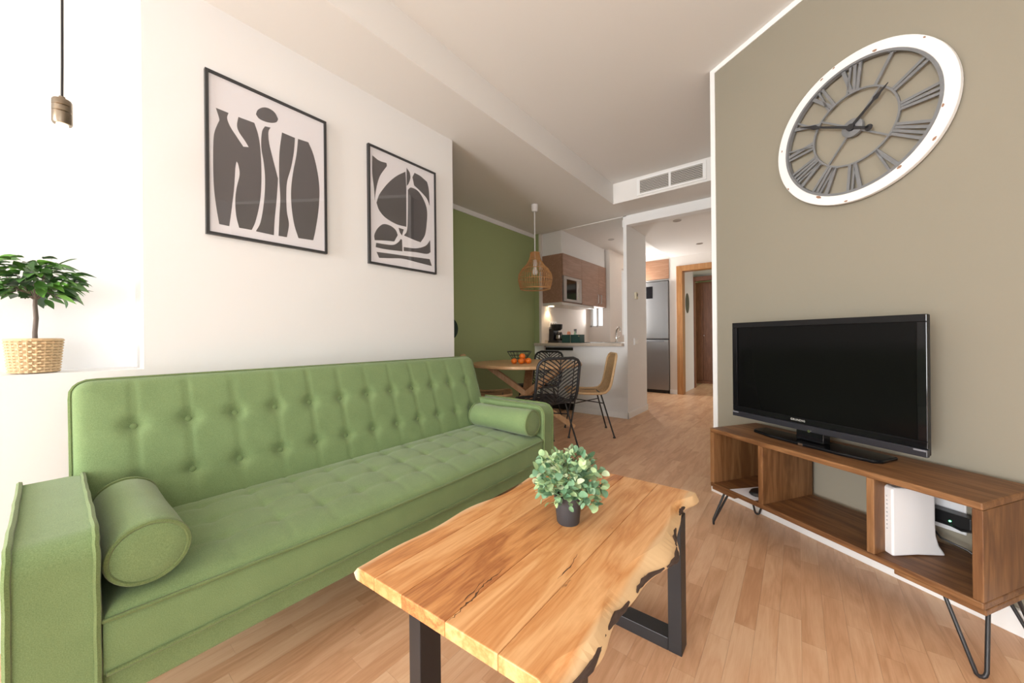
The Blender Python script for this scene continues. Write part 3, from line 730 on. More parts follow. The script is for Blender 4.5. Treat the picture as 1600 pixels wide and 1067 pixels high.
lamp = thing('pendant_bulb', 'lit bare bulb hanging from a black cord in front of the niche', 'pendant lamp', (-1.88, .03, 1.64))
pts = [(0, 0, .800), (.004, .002, .45), (.003, .001, .25), (0, 0, .138)]
MB().tube(pts, .0032, 8).build('cord', BLACKP, lamp, smooth=True)
MB().lathe([(0, .80), (.04, .80), (.04, .785), (.01, .775), (0, .775)], 24).build('ceiling_rose', BLACKP, lamp, smooth=True)
BRONZE = plain('aged_bronze', (.24, .20, .15), .35, metal=1, var=.2, vscale=60)
MB().lathe([(0, .142), (.007, .142), (.008, .134), (.020, .131), (.0225, .126), (.0225, .112), (.0205, .110), (.0225, .108), (.0225, .092), (.0205, .090), (.0225, .088), (.0225, .056), (.0205, .052), (.015, .052), (0, .056)], 32).build('socket', BRONZE, lamp, smooth=True)
bl = MB().lathe([(.013, .054), (.014, .042), (.024, .026), (.036, .008), (.0405, -.012), (.036, -.034), (.022, -.049), (0, -.054)], 32)
bl.build('bulb', emit('lit_bulb_glass', (1, .86, .66), 2.5), lamp, smooth=True)
pl_ = bpy.data.lights.new('bulb_light', 'POINT'); pl_.energy = .6; pl_.color = (1, .66, .36); pl_.shadow_soft_size = .046
po = bpy.data.objects.new('bulb_light', pl_); COL.objects.link(po); po.parent = lamp; po.location = (0, 0, -.01)

# ================================================================ TELEVISION STAND, TELEVISION, CLOCK (along the taupe wall; local x along the wall, local -y into the room)
def rthing(name, label, cat, u=0, w=0, z=0, group=None):
    return thing(name, label, cat, rloc(u, w, z), RZ, group)
ts = rthing('tv_stand', 'low reclaimed wood media bench with three open bays on hairpin legs', 'tv stand', .305, 0)
SLN, SD0, SD1, Z0, Z1, TK = .927, .035, .36, .199, .503, .022
MB().box(0, SLN, -SD1, -SD0, Z1 - TK, Z1).build('top', TEAK, ts, bevel=.004)
MB().box(0, SLN, -SD1, -SD0, Z0, Z0 + TK).build('bottom', TEAK, ts, bevel=.004)
for a in (0, SLN - TK): MB().box(a, a + TK, -SD1 + .001, -SD0 - .001, Z0 + TK, Z1 - TK).build('side_panel', TEAKZ, ts, bevel=.002)
for a in (.262, .660): MB().box(a, a + TK, -SD1 + .001, -SD0 - .001, Z0 + TK, Z1 - TK).build('divider', TEAKZ, ts, bevel=.002)
MB().box(TK, .262, -SD0 - .012, -SD0, Z0 + TK, Z1 - TK).build('back_panel', TEAKZ, ts)
for a, b in ((.0, .13), (SLN - .20, SLN)):
    MB().box(a, b, -SD1 + .012, -SD0 - .012, Z0 - .018, Z0).build('foot_block', TEAK, ts, bevel=.003)
def hairpin(x, y, sx, sy):
    zt = Z0 - .018
    # two rods meeting in a rounded bend near the floor, leaning outwards
    a = Vector((x, y, zt)); b = Vector((x + sx * .085, y, zt)); foot = Vector((x + sx * .018, y + sy * .02, .012))
    pts = [a, a.lerp(foot + Vector((-sx * .012, 0, .01)), .5), foot + Vector((-sx * .012, 0, .012)), foot + Vector((-sx * .006, 0, -.004)), foot + Vector((sx * .004, 0, -.0065)), foot + Vector((sx * .016, 0, .003)), foot + Vector((sx * .024, 0, .03)), b]
    MB().tube(pts, .0052, 10).build('hairpin_leg', BLACKM, ts, smooth=True)
for cx_, cy_, sx_, sy_ in ((0, -SD1, 1, 1), (SLN, -SD1, -1, 1), (0, -SD0, 1, -1), (SLN, -SD0, -1, -1)):
    zt = Z0 - .018; a = Vector((cx_ + sx_ * .022, cy_ + sy_ * .085, zt)); b = Vector((cx_ + sx_ * .085, cy_ + sy_ * .022, zt)); ft = Vector((cx_ + sx_ * .010, cy_ + sy_ * .008, .0055))
    e_ = (b - a).normalized() * .012; up_ = Vector((0, 0, 1))
    pa, pb = ft - e_ + up_ * .016, ft + e_ + up_ * .016
    MB().tube([a, a.lerp(pa, .5), pa, ft - e_ * .75 + up_ * .005, ft - e_ * .3, ft + e_ * .3, ft + e_ * .75 + up_ * .005, pb, b.lerp(pb, .5), b], .0052, 10).build('hairpin_leg', BLACKM, ts, smooth=True)

# television
tv = rthing('television', 'black flat television standing on the wooden media bench', 'television', .690, .20, Z1)
TW, TH_, TB = .742, .485, .062
MB().box(-TW / 2, TW / 2, -.004, .008, TB, TB + TH_).box(-TW / 2 + .06, TW / 2 - .06, .008, .055, TB + .05, TB + TH_ - .06).build('back_shell', BLACKP, tv, bevel=.005)
fr_ = MB(); bz = .026; bzb = .05
for a, b, c, d in ((-TW / 2, TW / 2, TB + TH_ - bz, TB + TH_), (-TW / 2, -TW / 2 + bz, TB + bzb, TB + TH_ - bz), (TW / 2 - bz, TW / 2, TB + bzb, TB + TH_ - bz), (-TW / 2, TW / 2, TB + .024, TB + bzb)):
    fr_.box(a, b, -.016, -.004, c, d)
bez = fr_.build('bezel', GLOSSB, tv, bevel=.002)
MB().box(-TW / 2 + bz, TW / 2 - bz, -.009, -.004, TB + bzb, TB + TH_ - bz).build('screen', plain('dark_screen', (.004, .004, .004), .10, spec=.12), tv)
MB().box(-TW / 2, TW / 2, -.019, -.003, TB - .004, TB + .023).build('lower_bar', plain('graphite_bar', (.022, .022, .028), .3), tv, bevel=.003)
for x_ in (-TW / 2 + .003, TW / 2 - .035): MB().box(x_, x_ + .032, -.0198, -.018, TB + .015, TB + .021).build('bar_end_cap', plain('grey_cap', (.20, .20, .22), .3), tv)
MB().box(-.055, .055, -.012, .03, .016, TB + .04).build('neck', GLOSSB, tv, bevel=.003)
bs = MB(); poly = [(-.255, -.012), (-.24, -.035), (-.14, -.062), (.14, -.062), (.24, -.048), (.255, -.02), (.25, .08), (-.25, .06)]
bs.prism(poly, 0, .014, lambda a, b, h: (a, b, h)); bs.build('base', GLOSSB, tv, bevel=.005)
MB().box(-.012, .006, -.0655, -.062, .004, .012).build('base_badge', CHROME, tv)
MB().lathe([(0, 0), (.006, 0), (.006, .003), (0, .003)], 16).map(lambda x, y, z: (x + .004, -.0195 - z, y + TB - .0)).build('sensor', CHROME, tv, smooth=True)
def text_mesh(name, body, size, mat, parent, loc, rot, ext=.0004):
    cu = bpy.data.curves.new(name, 'FONT'); cu.body = body; cu.size = size; cu.extrude = ext; cu.align_x = 'CENTER'; cu.space_character = 1.12; cu.resolution_u = 2
    tmp = bpy.data.objects.new(name, cu); COL.objects.link(tmp)
    dg = bpy.context.evaluated_depsgraph_get(); me = bpy.data.meshes.new_from_object(tmp.evaluated_get(dg))
    bpy.data.objects.remove(tmp); o = link(name, me, None, parent); me.materials.clear(); me.materials.append(mat)
    o.location = loc; o.rotation_euler = rot; return o
text_mesh('brand_lettering', 'GRUNDIG', .0125, plain('silver_print', (.55, .54, .50), .4), tv, (-.045, -.0165, TB + .034), (PI / 2, 0, 0))

# wall clock
ck = rthing('wall_clock', 'large round open clock with a worn white rim and grey Roman numerals', 'clock', .757, 0, 1.879)
CWH = plain('worn_white_paint', (.80, .79, .77), .6, bump=.2, bscale=60)
CGR = plain('zinc_grey_metal', (.17, .175, .18), .5, var=.2, vscale=25)
def ring(r0, r1, y0, y1, n=96):
    mb = MB(); vs_ = []; fs = []
    for i in range(n):
        a = 2 * PI * i / n
        for r, y in ((r0, y0), (r1, y0), (r1, y1), (r0, y1)): vs_.append((r * math.cos(a), y, r * math.sin(a)))
    for i in range(n):
        j = (i + 1) % n
        for k_ in range(4): fs.append((i * 4 + k_, i * 4 + (k_ + 1) % 4, j * 4 + (k_ + 1) % 4, j * 4 + k_))
    return mb.add(vs_, fs)
ring(.277, .318, -.034, -.012).build('rim', CWH, ck, smooth=True, bevel=.003)
ring(.268, .278, -.036, -.014).build('outer_ring', CGR, ck, smooth=True)
ring(.150, .157, -.030, -.022).build('inner_ring', CGR, ck, smooth=True)
MB().lathe([(0, .020), (.038, .020), (.038, .034), (.034, .036), (0, .036)], 32).map(lambda x, y, z: (x, -z, y)).build('hub', CGR, ck, smooth=True)
for i in range(4):
    a = PI / 4 + i * PI / 2 + .12
    MB().beam((.03 * math.cos(a), -.026, .03 * math.sin(a)), (.153 * math.cos(a), -.026, .153 * math.sin(a)), .007, .006, (-math.sin(a), 0, math.cos(a))).build('spoke', CGR, ck)
num = ['XII', 'I', 'II', 'III', 'IIII', 'V', 'VI', 'VII', 'VIII', 'IX', 'X', 'XI']
for h, s_ in enumerate(num):
    a = PI / 2 - h * PI / 6; er = Vector((math.cos(a), 0, math.sin(a))); et = Vector((math.sin(a), 0, -math.cos(a)))
    mb = MB(); wd = {'I': .020, 'V': .042, 'X': .042}; tot = sum(wd[c] for c in s_) * .78; x_ = -tot / 2
    r0, r1 = .153, .272
    for c in s_:
        w_ = wd[c] * .78; xc = x_ + w_ / 2; x_ += w_
        pt = lambda xx, r: er * r + et * (xx * (r / .215)) + Vector((0, -.026, 0))
        if c == 'I': segs = [((xc, r0), (xc, r1), .0105)]
        elif c == 'V': segs = [((xc, r0), (xc - w_ * .36, r1), .014), ((xc, r0), (xc + w_ * .36, r1), .008)]
        else: segs = [((xc + w_ * .36, r0), (xc - w_ * .36, r1), .014), ((xc - w_ * .36, r0), (xc + w_ * .36, r1), .008)]
        for (xa, ra), (xb, rb), th in segs: mb.beam(pt(xa, ra), pt(xb, rb), th, .006, et)
    for r in (r0 + .002, r1 - .004): mb.beam(er * r - et * (tot * .5 + .004) * (r / .215) + Vector((0, -.026, 0)), er * r + et * (tot * .5 + .004) * (r / .215) + Vector((0, -.026, 0)), .005, .006, er)
    mb.build('numeral', CGR, ck)
def hand(name, ang, L, tail, wdt):
    ca, sa = math.cos(ang), math.sin(ang)
    prof = [(-tail, .005), (0, .0055), (L * .62, .0042), (L * .68, wdt), (L * .80, wdt * .45), (L, .0008)]
    poly = [(x_, w_) for x_, w_ in prof] + [(x_, -w_) for x_, w_ in reversed(prof)]
    mb = MB().prism(poly, -.044, -.041, lambda a, b, h: (a * ca - b * sa, h, a * sa + b * ca))
    mb.lathe([(0, .041), (.013, .041), (.013, .044), (0, .044)], 20).map(lambda *p: p)
    k0 = len(mb.v) - 80
    mb.v[k0:] = [(-tail * ca + x, -z, -tail * sa + y) for x, y, z in mb.v[k0:]] if tail > .02 else [(x, -z, y) for x, y, z in mb.v[k0:]]
    mb.build(name, BLACKM, ck)
hand('minute_hand', PI - math.atan2(.105, .19), .235, .072, .010)
hand('hour_hand', math.atan2(.107, .123), .168, 0, .010)
MB().lathe([(0, .036), (.014, .036), (.014, .047), (0, .047)], 20).map(lambda x, y, z: (x, -z, y)).build('hand_pin', BLACKM, ck, smooth=True)
for a, r, s_ in ((1.95, .308, .010), (1.78, .312, .007), (1.28, .286, .011), (.75, .312, .006), (-.25, .283, .008), (-1.0, .285, .010), (-1.65, .31, .009), (-2.05, .285, .014), (-2.6, .312, .008), (3.0, .30, .006), (-.62, .309, .012)):
    mb = MB(); q = [( (r + s_ * .55 * math.cos(k_ * 1.05) * (.6 + .5 * random.random())), a + s_ / r * 1.0 * math.sin(k_ * 1.05) * (.6 + .5 * random.random())) for k_ in range(6)]
    mb.prism(q, -.0345, -.0340, lambda r_, a_, h: (r_ * math.cos(a_), h, r_ * math.sin(a_))); mb.build('paint_chip', plain('exposed_wood_chip', (.30, .17, .11), .8) if 'exposed_wood_chip' not in bpy.data.materials else bpy.data.materials['exposed_wood_chip'], ck)

# things in the bench
zb = Z0 + TK
ro = rthing('router', 'white upright wifi router standing in the right bay of the media bench', 'router', 1.03, .27, zb)
prof = [(-.030, -.022), (-.022, -.040), (.0, -.036)]
mb = MB(); L_ = 14
# tall body with a flared rear foot: outline in the side plane (depth d, height h), thickness across
outl = [(0, 0), (.006, 0), (.085, .004), (.180, 0), (.174, .012), (.158, .035), (.148, .07), (.146, .11), (.146, .226), (.012, .234), (.0, .230)]
def rmap(a, b, h):   # a: along the body, b: height, h: thickness
    return (-.0164 + a * .324 - h * .90, -.043 + a * .946 + h * .43, b)
mb.prism(outl, 0, .044, rmap); mb.build('shell', WPLAST, ro, bevel=.005)
for i in range(9): MB().box(-.001, .0005, 0, .004, 0, .004).map(lambda x, y, z, i=i: rmap(-.0008 + x, .085 + i * .014 + z, .018 + y)).build('indicator', plain('grey_indicator', (.45, .45, .48), .5) if 'grey_indicator' not in bpy.data.materials else bpy.data.materials['grey_indicator'], ro)
bx_ = rthing('network_box', 'small black box with a green light on the wall behind the router', 'network box', 1.045, .012, .298)
MB().box(-.07, .055, -.05, -.004, 0, .048).build('housing', BLACKP, bx_, bevel=.004)
MB().lathe([(0, 0), (.003, 0), (.003, .002), (0, .002)], 12).map(lambda x, y, z: (x + .005, -.0505 - z, y + .02)).build('green_light', emit('green_led', (.2, 1, .4), 4), bx_)
wsk = rthing('wall_socket', 'white double wall socket behind the router bay', 'socket', 1.0, 0, .265)
MB().box(-.068, .068, -.010, 0, 0, .118).build('plate', WPLAST, wsk, bevel=.003)
MB().box(-.05, -.005, -.0115, -.010, .035, .085).build('insert', plain('socket_insert', (.6, .6, .6), .5), wsk)
cb = rthing('power_cable', 'black cable looping behind the right bay of the bench', 'cable', 1.02, .03, 0)
MB().tube([(.135, -.02, .33), (.11, -.035, .31), (.06, -.04, .30), (.0, -.03, .31), (-.03, -.03, .29), (.01, -.04, .25), (.07, -.03, .235), (.10, -.03, .218)], .0035, 8).build('cord', BLACKP, cb, smooth=True)
cb2 = rthing('power_cable', 'thin black cable with a plug hanging behind the middle bay', 'cable', .90, .02, 0)
MB().tube([(-.06, -.012, .502), (-.045, -.012, .46), (-.02, -.012, .43), (-.005, -.015, .40), (.0, -.015, .38)], .003, 8).build('cord', BLACKP, cb2, smooth=True)
MB().lathe([(0, .34), (.009, .342), (.011, .36), (.008, .385), (0, .386)], 14, 0, -.015).build('plug', BLACKP, cb2, smooth=True)
pp = rthing('paper_sheet', 'folded white paper lying in the left bay of the bench', 'paper', .49, .265, zb)
mb = MB(); mb.prism([(-.075, -.088), (.055, -.088), (.075, .07), (-.05, .075)], 0, .0012, lambda a, b, h: (a, b, h)); mb.build('sheet', plain('white_paper', (.80, .79, .84), .7), pp)
mo = rthing('small_black_object', 'small black rounded object lying on the paper in the left bay', 'case', .508, .262, zb + .0012)  # unidentified small object, given a rounded shape
MB().lathe([(0, 0), (.030, 0), (.034, .006), (.030, .016), (.014, .022), (0, .023)], 24).map(lambda x, y, z: (x * 1.25, y * 1.8, z)).build('body', BLACKP, mo, smooth=True)
MB().lathe([(0, .0222), (.006, .0232), (.006, .0250), (0, .0256)], 14).build('button', plain('grey_button', (.10, .10, .11), .5), mo, smooth=True)

# ================================================================ DINING GROUP
TC = (-2.216, 3.058)
dt = thing('dining_table', 'round light oak dining table on crossed wooden beams beside the green wall', 'dining table', (TC[0], TC[1], 0))
MB().lathe([(0, .698), (.555, .698), (.568, .703), (.570, .714), (.566, .727), (.555, .730), (0, .730)], 96).build('tabletop', OAKL, dt, smooth=True)
BEAMW = wood('oak_beam', (.48, .27, .13), (.62, .38, .20), (.72, .48, .28), 'z', rough=.45, scale=1.4, rnd=.3)
R2 = Vector((.7864, .6177, 0)); F2 = Vector((-.6177, .7864, 0))
for k_, (la, fa, lb, fb) in enumerate(((-.40, .02, .50, .12), (.33, -.26, -.36, .30), (.06, .40, -.05, -.42))):
    a = R2 * la + F2 * fa; b = R2 * lb + F2 * fb; c = (a + b) * 0
    off = Vector((0, 0, 0))
    m_ = Vector((0, 0, .40))
    a3 = Vector((a.x, a.y, .697)); b3 = Vector((b.x, b.y, .03))
    mb = MB().beam(a3, m_ + (m_ - a3) * .04, .085, .055); mb.beam(m_ + (m_ - b3) * .04, b3, .085, .055)
    mb.build('crossed_beam', BEAMW, dt, bevel=.004)

def chair_shape(w, y):
    pass
PROF = [(.215, .452), (.19, .447), (.10, .438), (.0, .432), (-.09, .433), (-.145, .444), (-.178, .475), (-.198, .52), (-.215, .60), (-.232, .69), (-.248, .77), (-.256, .815)]
PL = [0]
for i in range(1, len(PROF)): PL.append(PL[-1] + math.hypot(PROF[i][0] - PROF[i - 1][0], PROF[i][1] - PROF[i - 1][1]))
LT = PL[-1]
def prof_at(s):
    s = max(0, min(LT, s))
    for i in range(1, len(PL)):
        if s <= PL[i]:
            t = (s - PL[i - 1]) / (PL[i] - PL[i - 1]); return PROF[i - 1][0] * (1 - t) + PROF[i][0] * t, PROF[i - 1][1] * (1 - t) + PROF[i][1] * t
    return PROF[-1]
HW = .205; RC = .075
def halfw(s):
    e = min(s, LT - s)
    hw = HW * (1 - .05 * (s / LT)) if s > 0 else HW
    return hw - (RC - math.sqrt(max(0, RC ** 2 - (RC - e) ** 2)) if e < RC else 0)
def sp_pt(x, s, lift=0):
    y, z = prof_at(s)
    dish = .018 * (1 - (x / HW) ** 2)
    back = min(1, max(0, (s - .36) / .12))
    return (x, y - dish * back + lift * back, z - dish * (1 - back) + lift * (1 - back))
def rattan_chair(label, loc, facing, mat, dense, group):
    rz = math.atan2(-facing[0], facing[1])
    t = thing('rattan_chair', label, 'chair', (loc[0], loc[1], 0), rz, group)
    ns = 44
    loop = [sp_pt(halfw(LT * i / ns), LT * i / ns) for i in range(ns + 1)] + [sp_pt(-halfw(LT * i / ns), LT * i / ns) for i in range(ns, -1, -1)]
    MB().tube(loop, .0125, 8, closed=True).build('rim', mat, t, smooth=True)
    wv = MB()
    if not dense:
        for fx in (-.5, 0, .5):
            wv.tube([sp_pt(fx * 2 * HW * .68 if fx else 0, .012 + (LT - .024) * i / 30) for i in range(31)], .0045, 6)
        s = -.12
        while s < LT + .02:
            for sg in (-1, 1):
                pts = []
                for i in range(9):
                    x_ = HW * i / 8; ss = s + .13 * (i / 8) ** .8
                    if .006 < ss < LT - .004 and x_ < halfw(ss): pts.append(sp_pt(sg * x_, ss))
                if len(pts) > 1: wv.tube(pts, .0055, 6)
            s += .033
    else:
        s = .010; kx = 0
        while s < LT - .008:
            hw = halfw(s); pts = []
            for i in range(15):
                x_ = -hw + 2 * hw * i / 14; pts.append(sp_pt(x_, s, .003 * (1 if (i + kx) % 2 else -1)))
            wv.tube(pts, .0058, 5); s += .0115; kx += 1
        for i in range(13):
            x_ = -HW * .9 + HW * 1.8 * i / 12
            wv.tube([sp_pt(x_, .02 + (LT - .04) * k_ / 26) for k_ in range(27) if abs(x_) < halfw(.02 + (LT - .04) * k_ / 26)], .004, 5)
    o = wv.build('weave', mat, t, smooth=True); o['kind'] = 'stuff'
    for sx in (-1, 1):
        for (ya, yb) in ((.13, .215), (-.11, -.225)):
            top_ = Vector((sx * .135, ya, .425)); ft = Vector((sx * .205, yb, .012))
            lg = MB().tube([top_, ft], .0075, 10).build('leg', BLACKM, t, smooth=True)
            MB().lathe([(0, 0), (.013, 0), (.013, .008), (.008, .016), (0, .016)], 14, ft.x, ft.y).build('foot_pad', BLACKP, lg, smooth=True)
    fr2 = MB()
    for sx in (-1, 1): fr2.tube([(sx * .135, .13, .424), (sx * .135, -.11, .424)], .007, 8)
    for y_ in (.13, -.11): fr2.tube([(-.135, y_, .424), (.135, y_, .424)], .007, 8)
    fr2.build('seat_frame', BLACKM, t, smooth=True)
    br2 = MB().tube([(-.150, .15, .33), (.150, -.135, .33)], .0055, 8).tube([(.150, .15, .33), (-.150, -.135, .33)], .0055, 8)
    br2.build('cross_brace', BLACKM, t, smooth=True)
    return t
G_ = 'woven chairs around the round dining table'
rattan_chair('black woven chair nearest the sofa, its back to the room', (-1.735, 2.665), (-.88, .47), BRATTAN, False, G_)
rattan_chair('black woven chair on the kitchen side behind the fruit bowl', (-2.38, 3.50), (.0, -1), BRATTAN, False, G_)
rattan_chair('natural rattan chair seen side-on in front of the half wall', (-1.71, 3.43), (-.82, -.57), RATTAN, True, G_)
rattan_chair('natural rattan chair tucked between the sofa and the green wall', (-2.41, 2.70), (.79, .62), RATTAN, True, G_)

fb = thing('fruit_bowl', 'dark wire fruit bowl standing behind the mandarins', 'bowl', (-2.36, 3.13, .730))
wb = MB()
def bowl_r(z): return .055 + .075 * (z / .105) ** .8
for z in (.0, .03, .065, .105): wb.tube([(bowl_r(z) * math.cos(2 * PI * i / 32), bowl_r(z) * math.sin(2 * PI * i / 32), z + .004) for i in range(32)], .0028 if z < .1 else .004, 6, closed=True)
for k_ in range(18):
    a = 2 * PI * k_ / 18; wb.tube([(bowl_r(z) * math.cos(a), bowl_r(z) * math.sin(a), z + .004) for z in (0, .02, .04, .06, .08, .105)], .0022, 5)
for k_ in range(4): wb.tube([(.055 * math.cos(k_ * PI / 4), .055 * math.sin(k_ * PI / 4), .004), (-.055 * math.cos(k_ * PI / 4), -.055 * math.sin(k_ * PI / 4), .004)], .0022, 5)
wb.build('wire_cage', plain('dark_green_wire', (.03, .045, .04), .5), fb, smooth=True)
ORANGE = plain('orange_peel', (.85, .19, .015), .45, bump=.3, bscale=220)
def mandarin(label, x, y, z, r):
    t = thing('mandarin', label, 'fruit', (x, y, z), 0, 'mandarins on the dining table')
    prof = [(0, 0)] + [(r * math.sin(PI * i / 14), r * .92 * (1 - math.cos(PI * i / 14))) for i in range(1, 14)] + [(0, 2 * r * .92 - .003)]
    MB().lathe(prof, 24).build('peel', ORANGE, t, smooth=True)
    MB().lathe([(0, 2 * r * .92 - .004), (.004, 2 * r * .92 - .003), (.003, 2 * r * .92 + .001), (0, 2 * r * .92 + .001)], 8).build('stalk', STEMG, t)
mc = R2 * .022 + F2 * .0 + Vector((-2.155, 2.86, 0))
for lb, a, b, z, r in (('leftmost mandarin of the little pile on the dining table', -.075, -.01, .73, .030), ('front middle mandarin of the pile on the dining table', -.008, -.04, .73, .031),
                       ('rightmost mandarin of the pile on the dining table', .066, .0, .73, .031), ('rear mandarin of the pile on the dining table', .02, .06, .73, .030), ('mandarin resting on top of the pile', .006, .008, .775, .031)):
    p = mc + R2 * a + F2 * b; mandarin(lb, p.x, p.y, z, r)

pdn = thing('wicker_pendant_lamp', 'wicker bell-shaped pendant lamp hanging over the dining table', 'pendant lamp', (-2.252, 3.288, 1.50))
PZ = ZS - 1.50
MB().lathe([(0, PZ), (.038, PZ), (.035, PZ - .05), (.03, PZ - .075), (.012, PZ - .08), (0, PZ - .08)], 24).build('ceiling_cup', WPLAST, pdn, smooth=True)
MB().tube([(0, 0, PZ - .075), (0, 0, .33)], .006, 8).build('cord', WPLAST, pdn, smooth=True)
SH = [(.048, .415), (.055, .37), (.066, .335), (.095, .285), (.145, .235), (.180, .175), (.186, .12), (.172, .05), (.160, .018)]
sh = MB()
for k_ in range(44):
    a = 2 * PI * k_ / 44; sh.tube([(r * math.cos(a), r * math.sin(a), z) for r, z in SH], .0026, 4)
for r, z, th in ((.049, .413, .006), (.066, .335, .004), (.145, .235, .0035), (.186, .12, .0035), (.162, .020, .006)):
    sh.tube([(r * math.cos(2 * PI * i / 40), r * math.sin(2 * PI * i / 40), z) for i in range(40)], th, 6, closed=True)
so_ = sh.build('wicker_shade', plain('honey_wicker', (.50, .26, .10), .6), pdn, smooth=True); so_['kind'] = 'stuff'
MB().lathe([(0, .335), (.02, .335), (.024, .30), (.022, .262), (0, .26)], 20).build('socket', WPLAST, pdn, smooth=True)
MB().lathe([(.014, .262), (.018, .245), (.03, .215), (.031, .195), (.022, .176), (0, .168)], 24).build('bulb', plain('opal_bulb', (.85, .84, .82), .3), pdn, smooth=True)

dk = thing('wall_plate', 'dark green round plate on the green wall half hidden by the white wall', 'wall plate', (-2.918, 2.63, 1.09))
MB().lathe([(0, .004), (.07, .004), (.115, .018), (.118, .014), (.075, 0), (0, 0)], 40).map(lambda x, y, z: (z, x, y)).build('dish', plain('dark_green_glaze', (.02, .045, .03), .25), dk, smooth=True)

# ================================================================ KITCHEN
wk = thing('kitchen_worktop', 'beige stone kitchen worktop on top of the half wall', 'worktop', (0, 0, 0))
mb = MB().box(-2.83, -2.13, 4.21, 4.90, .872, .911).box(-1.76, -1.647, 4.21, 4.90, .872, .911).box(-2.13, -1.76, 4.21, 4.44, .872, .911).box(-2.13, -1.76, 4.80, 4.90, .872, .911).box(-2.915, -2.83, 4.205, 4.234, .872, .911)
mb.build('slab', STONE, wk, bevel=.004)
MB().box(-2.80, -2.785, 4.31, 4.90, .911, .950).build('upstand', STONE, wk)
dw = thing('dishwasher', 'white dishwasher front with a dark control strip under the worktop', 'dishwasher', (-2.567, 4.33, 0))
MB().box(-.222, .222, .0, .50, .10, .868).build('body', WPLAST, dw)
MB().box(-.220, .220, -.018, 0, .105, .800).build('door', WPLAST, dw, bevel=.003)
MB().box(-.220, .220, -.014, 0, .812, .850).build('control_strip', BLACKP, dw)
MB().box(-.215, .215, .03, .06, 0, .10).build('plinth', BLACKP, dw)
sk = thing('kitchen_sink', 'steel sink set into the worktop beneath the tap', 'sink', (-1.945, 4.62, .911))
mb = MB().box(-.205, .205, -.20, -.165, 0, .004).box(-.205, .205, .165, .20, 0, .004).box(-.205, -.17, -.165, .165, 0, .004).box(.17, .205, -.165, .165, 0, .004)
mb.build('rim', STEEL, sk)
MB().box(-.17, .17, -.165, .165, -.15, -.146).box(-.172, -.168, -.165, .165, -.15, .002).box(.168, .172, -.165, .165, -.15, .002).box(-.17, .17, -.167, -.163, -.15, .002).box(-.17, .17, .163, .167, -.15, .002).build('bowl', STEEL, sk)
tp = thing('kitchen_tap', 'tall chrome tap rising behind the sink', 'tap', (-1.97, 4.845, .911))
MB().lathe([(0, 0), (.024, 0), (.022, .01), (.014, .02), (.012, .06), (0, .06)], 20).build('base', CHROME, tp, smooth=True)
MB().tube([(0, 0, .05), (0, 0, .13), (.012, -.01, .175), (.04, -.035, .205), (.07, -.065, .205), (.085, -.08, .18), (.085, -.08, .15)], .011, 12).build('spout', CHROME, tp, smooth=True)
MB().tube([(0, 0, .05), (.05, .0, .075)], .006, 8).build('lever', CHROME, tp, smooth=True)
hb = thing('hob', 'flat black glass hob set on the worktop', 'hob', (-2.33, 4.66, .911))
MB().box(-.15, .15, -.20, .20, 0, .006).build('glass_plate', GLOSSB, hb, bevel=.002)
for x_, y_ in ((-.07, -.09), (.07, -.09), (-.07, .09), (.07, .09)): MB().lathe([(0, .006), (.055, .006), (.055, .0066), (0, .0066)], 24, x_, y_).build('cooking_zone', plain('hob_ring', (.05, .05, .05), .3) if 'hob_ring' not in bpy.data.materials else bpy.data.materials['hob_ring'], hb)
cm = thing('coffee_maker', 'black drip coffee maker with a glass jug on the worktop', 'coffee maker', (-2.70, 4.47, .911))
MB().box(-.085, .085, -.10, .10, 0, .028).build('base', BLACKP, cm, bevel=.008)
MB().box(-.085, -.01, -.075, .075, .028, .20).build('column', BLACKP, cm, bevel=.008)
MB().lathe([(0, .185), (.055, .175), (.080, .20), (.086, .26), (.080, .265), (0, .265)], 28, .0, 0).build('filter_head', BLACKP, cm, smooth=True)
MB().lathe([(0, .030), (.046, .030), (.055, .06), (.050, .11), (.036, .145), (.038, .152), (0, .152)], 24, .045, 0).build('jug', plain('smoked_glass_jug', (.05, .04, .035), .08), cm, smooth=True)
MB().lathe([(.056, .06), (.0575, .064), (.053, .108), (.050, .11)], 24, .045, 0).build('jug_band', STEEL, cm, smooth=True)
MB().tube([(.075, -.045, .125), (.10, -.07, .12), (.10, -.07, .07), (.08, -.045, .06)], .007, 8).build('jug_handle', BLACKP, cm, smooth=True)
MB().tube([(-.08, .03, .03), (-.10, -.03, .07), (-.115, -.05, .04), (-.10, -.08, .015), (-.085, -.03, .02)], .003, 6).build('cord', BLACKP, cm, smooth=True)
tb = thing('storage_box', 'dark teal box on the worktop beside the coffee maker', 'box', (-2.41, 4.42, .911))
TEAL = plain('dark_teal', (.018, .075, .068), .5)
mb = MB()
for a, b, c, d, e, f_ in ((-.135, .135, -.07, -.066, 0, .112), (-.135, .135, .066, .07, 0, .112), (-.135, -.131, -.066, .066, 0, .112), (.131, .135, -.066, .066, 0, .112), (-.135, .135, -.07, .07, 0, .004)): mb.box(a, b, c, d, e, f_)
mb.build('shell', TEAL, tb)
MB().box(-.006, .004, -.073, -.0702, .0, .112).build('strap', STEEL, tb)
MB().box(.112, .134, -.0725, -.0702, .085, .10).build('corner_clip', CHROME, tb)
sb2 = thing('spray_bottle', 'pale green spray bottle with a grey head standing in the teal box', 'bottle', (-2.385, 4.43, .916))
MB().lathe([(0, 0), (.022, 0), (.024, .01), (.024, .10), (.012, .14), (.010, .155), (0, .155)], 20).build('body', plain('pale_green_plastic', (.55, .72, .55), .3), sb2, smooth=True)
MB().box(-.014, .022, -.011, .011, .155, .185).box(.012, .020, -.006, .006, .13, .158).build('trigger_head', plain('grey_plastic', (.22, .23, .26), .4), sb2, bevel=.003)
